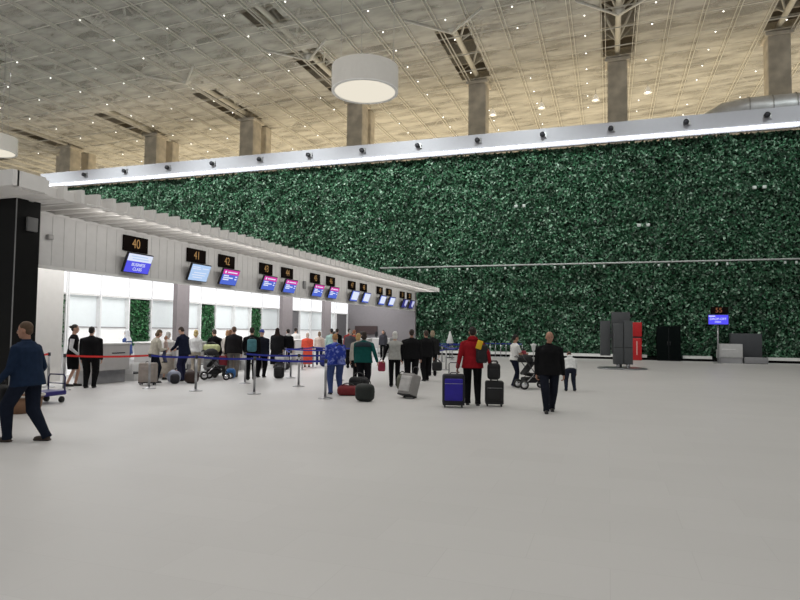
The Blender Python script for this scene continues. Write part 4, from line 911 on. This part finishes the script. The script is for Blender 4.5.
tpart('lettering', text_vf('DESK', .15, .004), Matrix.Translation((.0, -.135, 2.48)) @ MX, SWHITE, t)
MB().rbox(.1, -.02, 3.18, .95, .1, .44, .01, 2).build('number_panel', SIGNBK, t); MB().box(-.03, .03, -.02, .02, 2.9, 3.0).build('bracket', DARKM, t)
tpart('numerals', text_vf('55', .40, .004), Matrix.Translation((.06, -.075, 3.18)) @ MX, emit('amber_dim', (1, .40, .2), .24, False), t)
t = thing('service_counter', 'pale grey counter block beside the standing sign', 'counter', (6.98, 42.4, 0))
MB().rbox(0, 0, .76, 1.24, .75, .82, .015, 2).build('front_panel', mat('counter_pale', (.50, .50, .50), .5), t); MB().box(-.60, .61, -.34, .34, 0, .36).build('base', mat('counter_base', (.28, .28, .29), .5), t)
MB().box(-.52, .26, -.385, -.373, .82, .87).build('slot', mat('slot_white', (.7, .7, .7), .4), t)
MB().box(-.73, -.62, -.2, .2, .3, .82).build('side_box', mat('counter_pale', (.50, .50, .50), .5), t)
t = thing('equipment_cabinet', 'dark grey box cabinet behind the pale counter block', 'cabinet', (8.0, 43.4, 0))
MB().rbox(0, 0, .94, 1.72, .6, 1.74, .03, 2).build('body', mat('cabinet_grey', (.055, .058, .065), .5), t); MB().box(-.8, .8, -.27, .27, 0, .08).build('plinth', BLK, t)
t = thing('low_plinth', 'long low grey plinth right of the pale counter block', 'plinth', (8.32, 42.35, 0)); MB().rbox(0, 0, .20, 1.25, .7, .36, .02, 2).build('block', mat('plinth_grey', (.25, .25, .26), .5), t); MB().box(-.6, .6, -.32, .32, 0, .03).build('foot', BLK, t)

# ================================================================== lamps under the ceiling
def drum(label, x, y, z, r, hh):
    t = thing('drum_lamp', label, 'lamp', (x, y, z)); zt = ceil_z(x) - z
    e = MB(); e.lathe([(r, 0), (r, hh), (0.01, hh), (0.01, hh - .02), (r - .03, hh - .02), (r - .03, 0), (r, 0)], 56, caps=False, smooth=False); e.build('drum_shade', mat('drum_white', (.62, .60, .56), .6, var=.02), t)
    MB().lathe([(r - .12, -.01), (r - .12, .03)], 56, smooth=False).build('diffuser', DRUMGLOW, t); MB().lathe([(r, 0), (r - .13, 0), (r - .13, -.04), (r, -.04), (r, 0)], 56, caps=False, smooth=False).build('rim', WHITE, t)
    for k in range(3): a = k * 2.094; MB().tube([(r * .9 * math.cos(a), r * .9 * math.sin(a), hh), (r * .9 * math.cos(a), r * .9 * math.sin(a), zt)], .012, 5).build('suspension_wire', STEEL, t)
drum('large round drum lamp with glowing underside hanging under the ceiling', -9.83, 24.2, 11.9, 1.42, 1.0)
drum('round drum lamp partly cut by the left photo edge', -39.0, 30.2, 13.35, 1.42, 1.0)
bl = None; g = random.Random(3)
for k in range(-13, 4):
    for j in range(18):
        x = -1.0 + 4.4 * k + (-.05 * j); y = 15.7 + 2.92 * j
        p = RW.transposed() @ Vector((x, y, ceil_z(x) - .2 - 1.68))
        if p.z <= 1: continue
        px, py = 400 + 622 * p.x / p.z, 300 + 622 * p.y / p.z
        if not (-5 < px < 805 and -5 < py < 185): continue
        if y > 60 and k < -8: continue
        if g.random() < .25: continue
        if bl is None:
            bl = thing('ceiling_downlight', 'tiny bright downlight in the ceiling mesh', 'downlight', (x, y, ceil_z(x) - .03), 0, 'downlights dotted over the ceiling')
            e = MB(); e.tube([(0, 0, 0), (0, 0, -.03)], .07, 10); e.build('housing', RAILM, bl)
            MB().ell((0, 0, -.05), (.045, .045, .04)).build('bulb', BULB, bl); bpy.context.view_layer.update(); KIDS[bl.name] = list(bl.children)
        else: dup(bl, (x, y, ceil_z(x) - .03))
for x, w in ((-9.94, 'first'), (-5.6, 'second'), (-1.0, 'third'), (3.2, 'fourth')):
    t = thing('pendant_lamp', 'bright cone-shaped pendant lamp beyond the planted wall, %s from the left' % w, 'lamp', (x, 55.5, ceil_z(x) - 1.0), 0)
    MB().lathe([(.06, .55), (.12, .5), (.34, .0), (.32, .0), (.1, .45)], 18).build('shade', mat('pendant_glassy', (.75, .72, .65), .3, emis=(1, .93, .8), es=.25), t)
    MB().ell((0, 0, .12), (.13, .13, .13)).build('bulb', emit('pendant_bulb', (1, .95, .85), 7, False), t); MB().tube([(0, 0, .5), (0, 0, 1.0)], .02, 6).build('stem', STEEL, t)
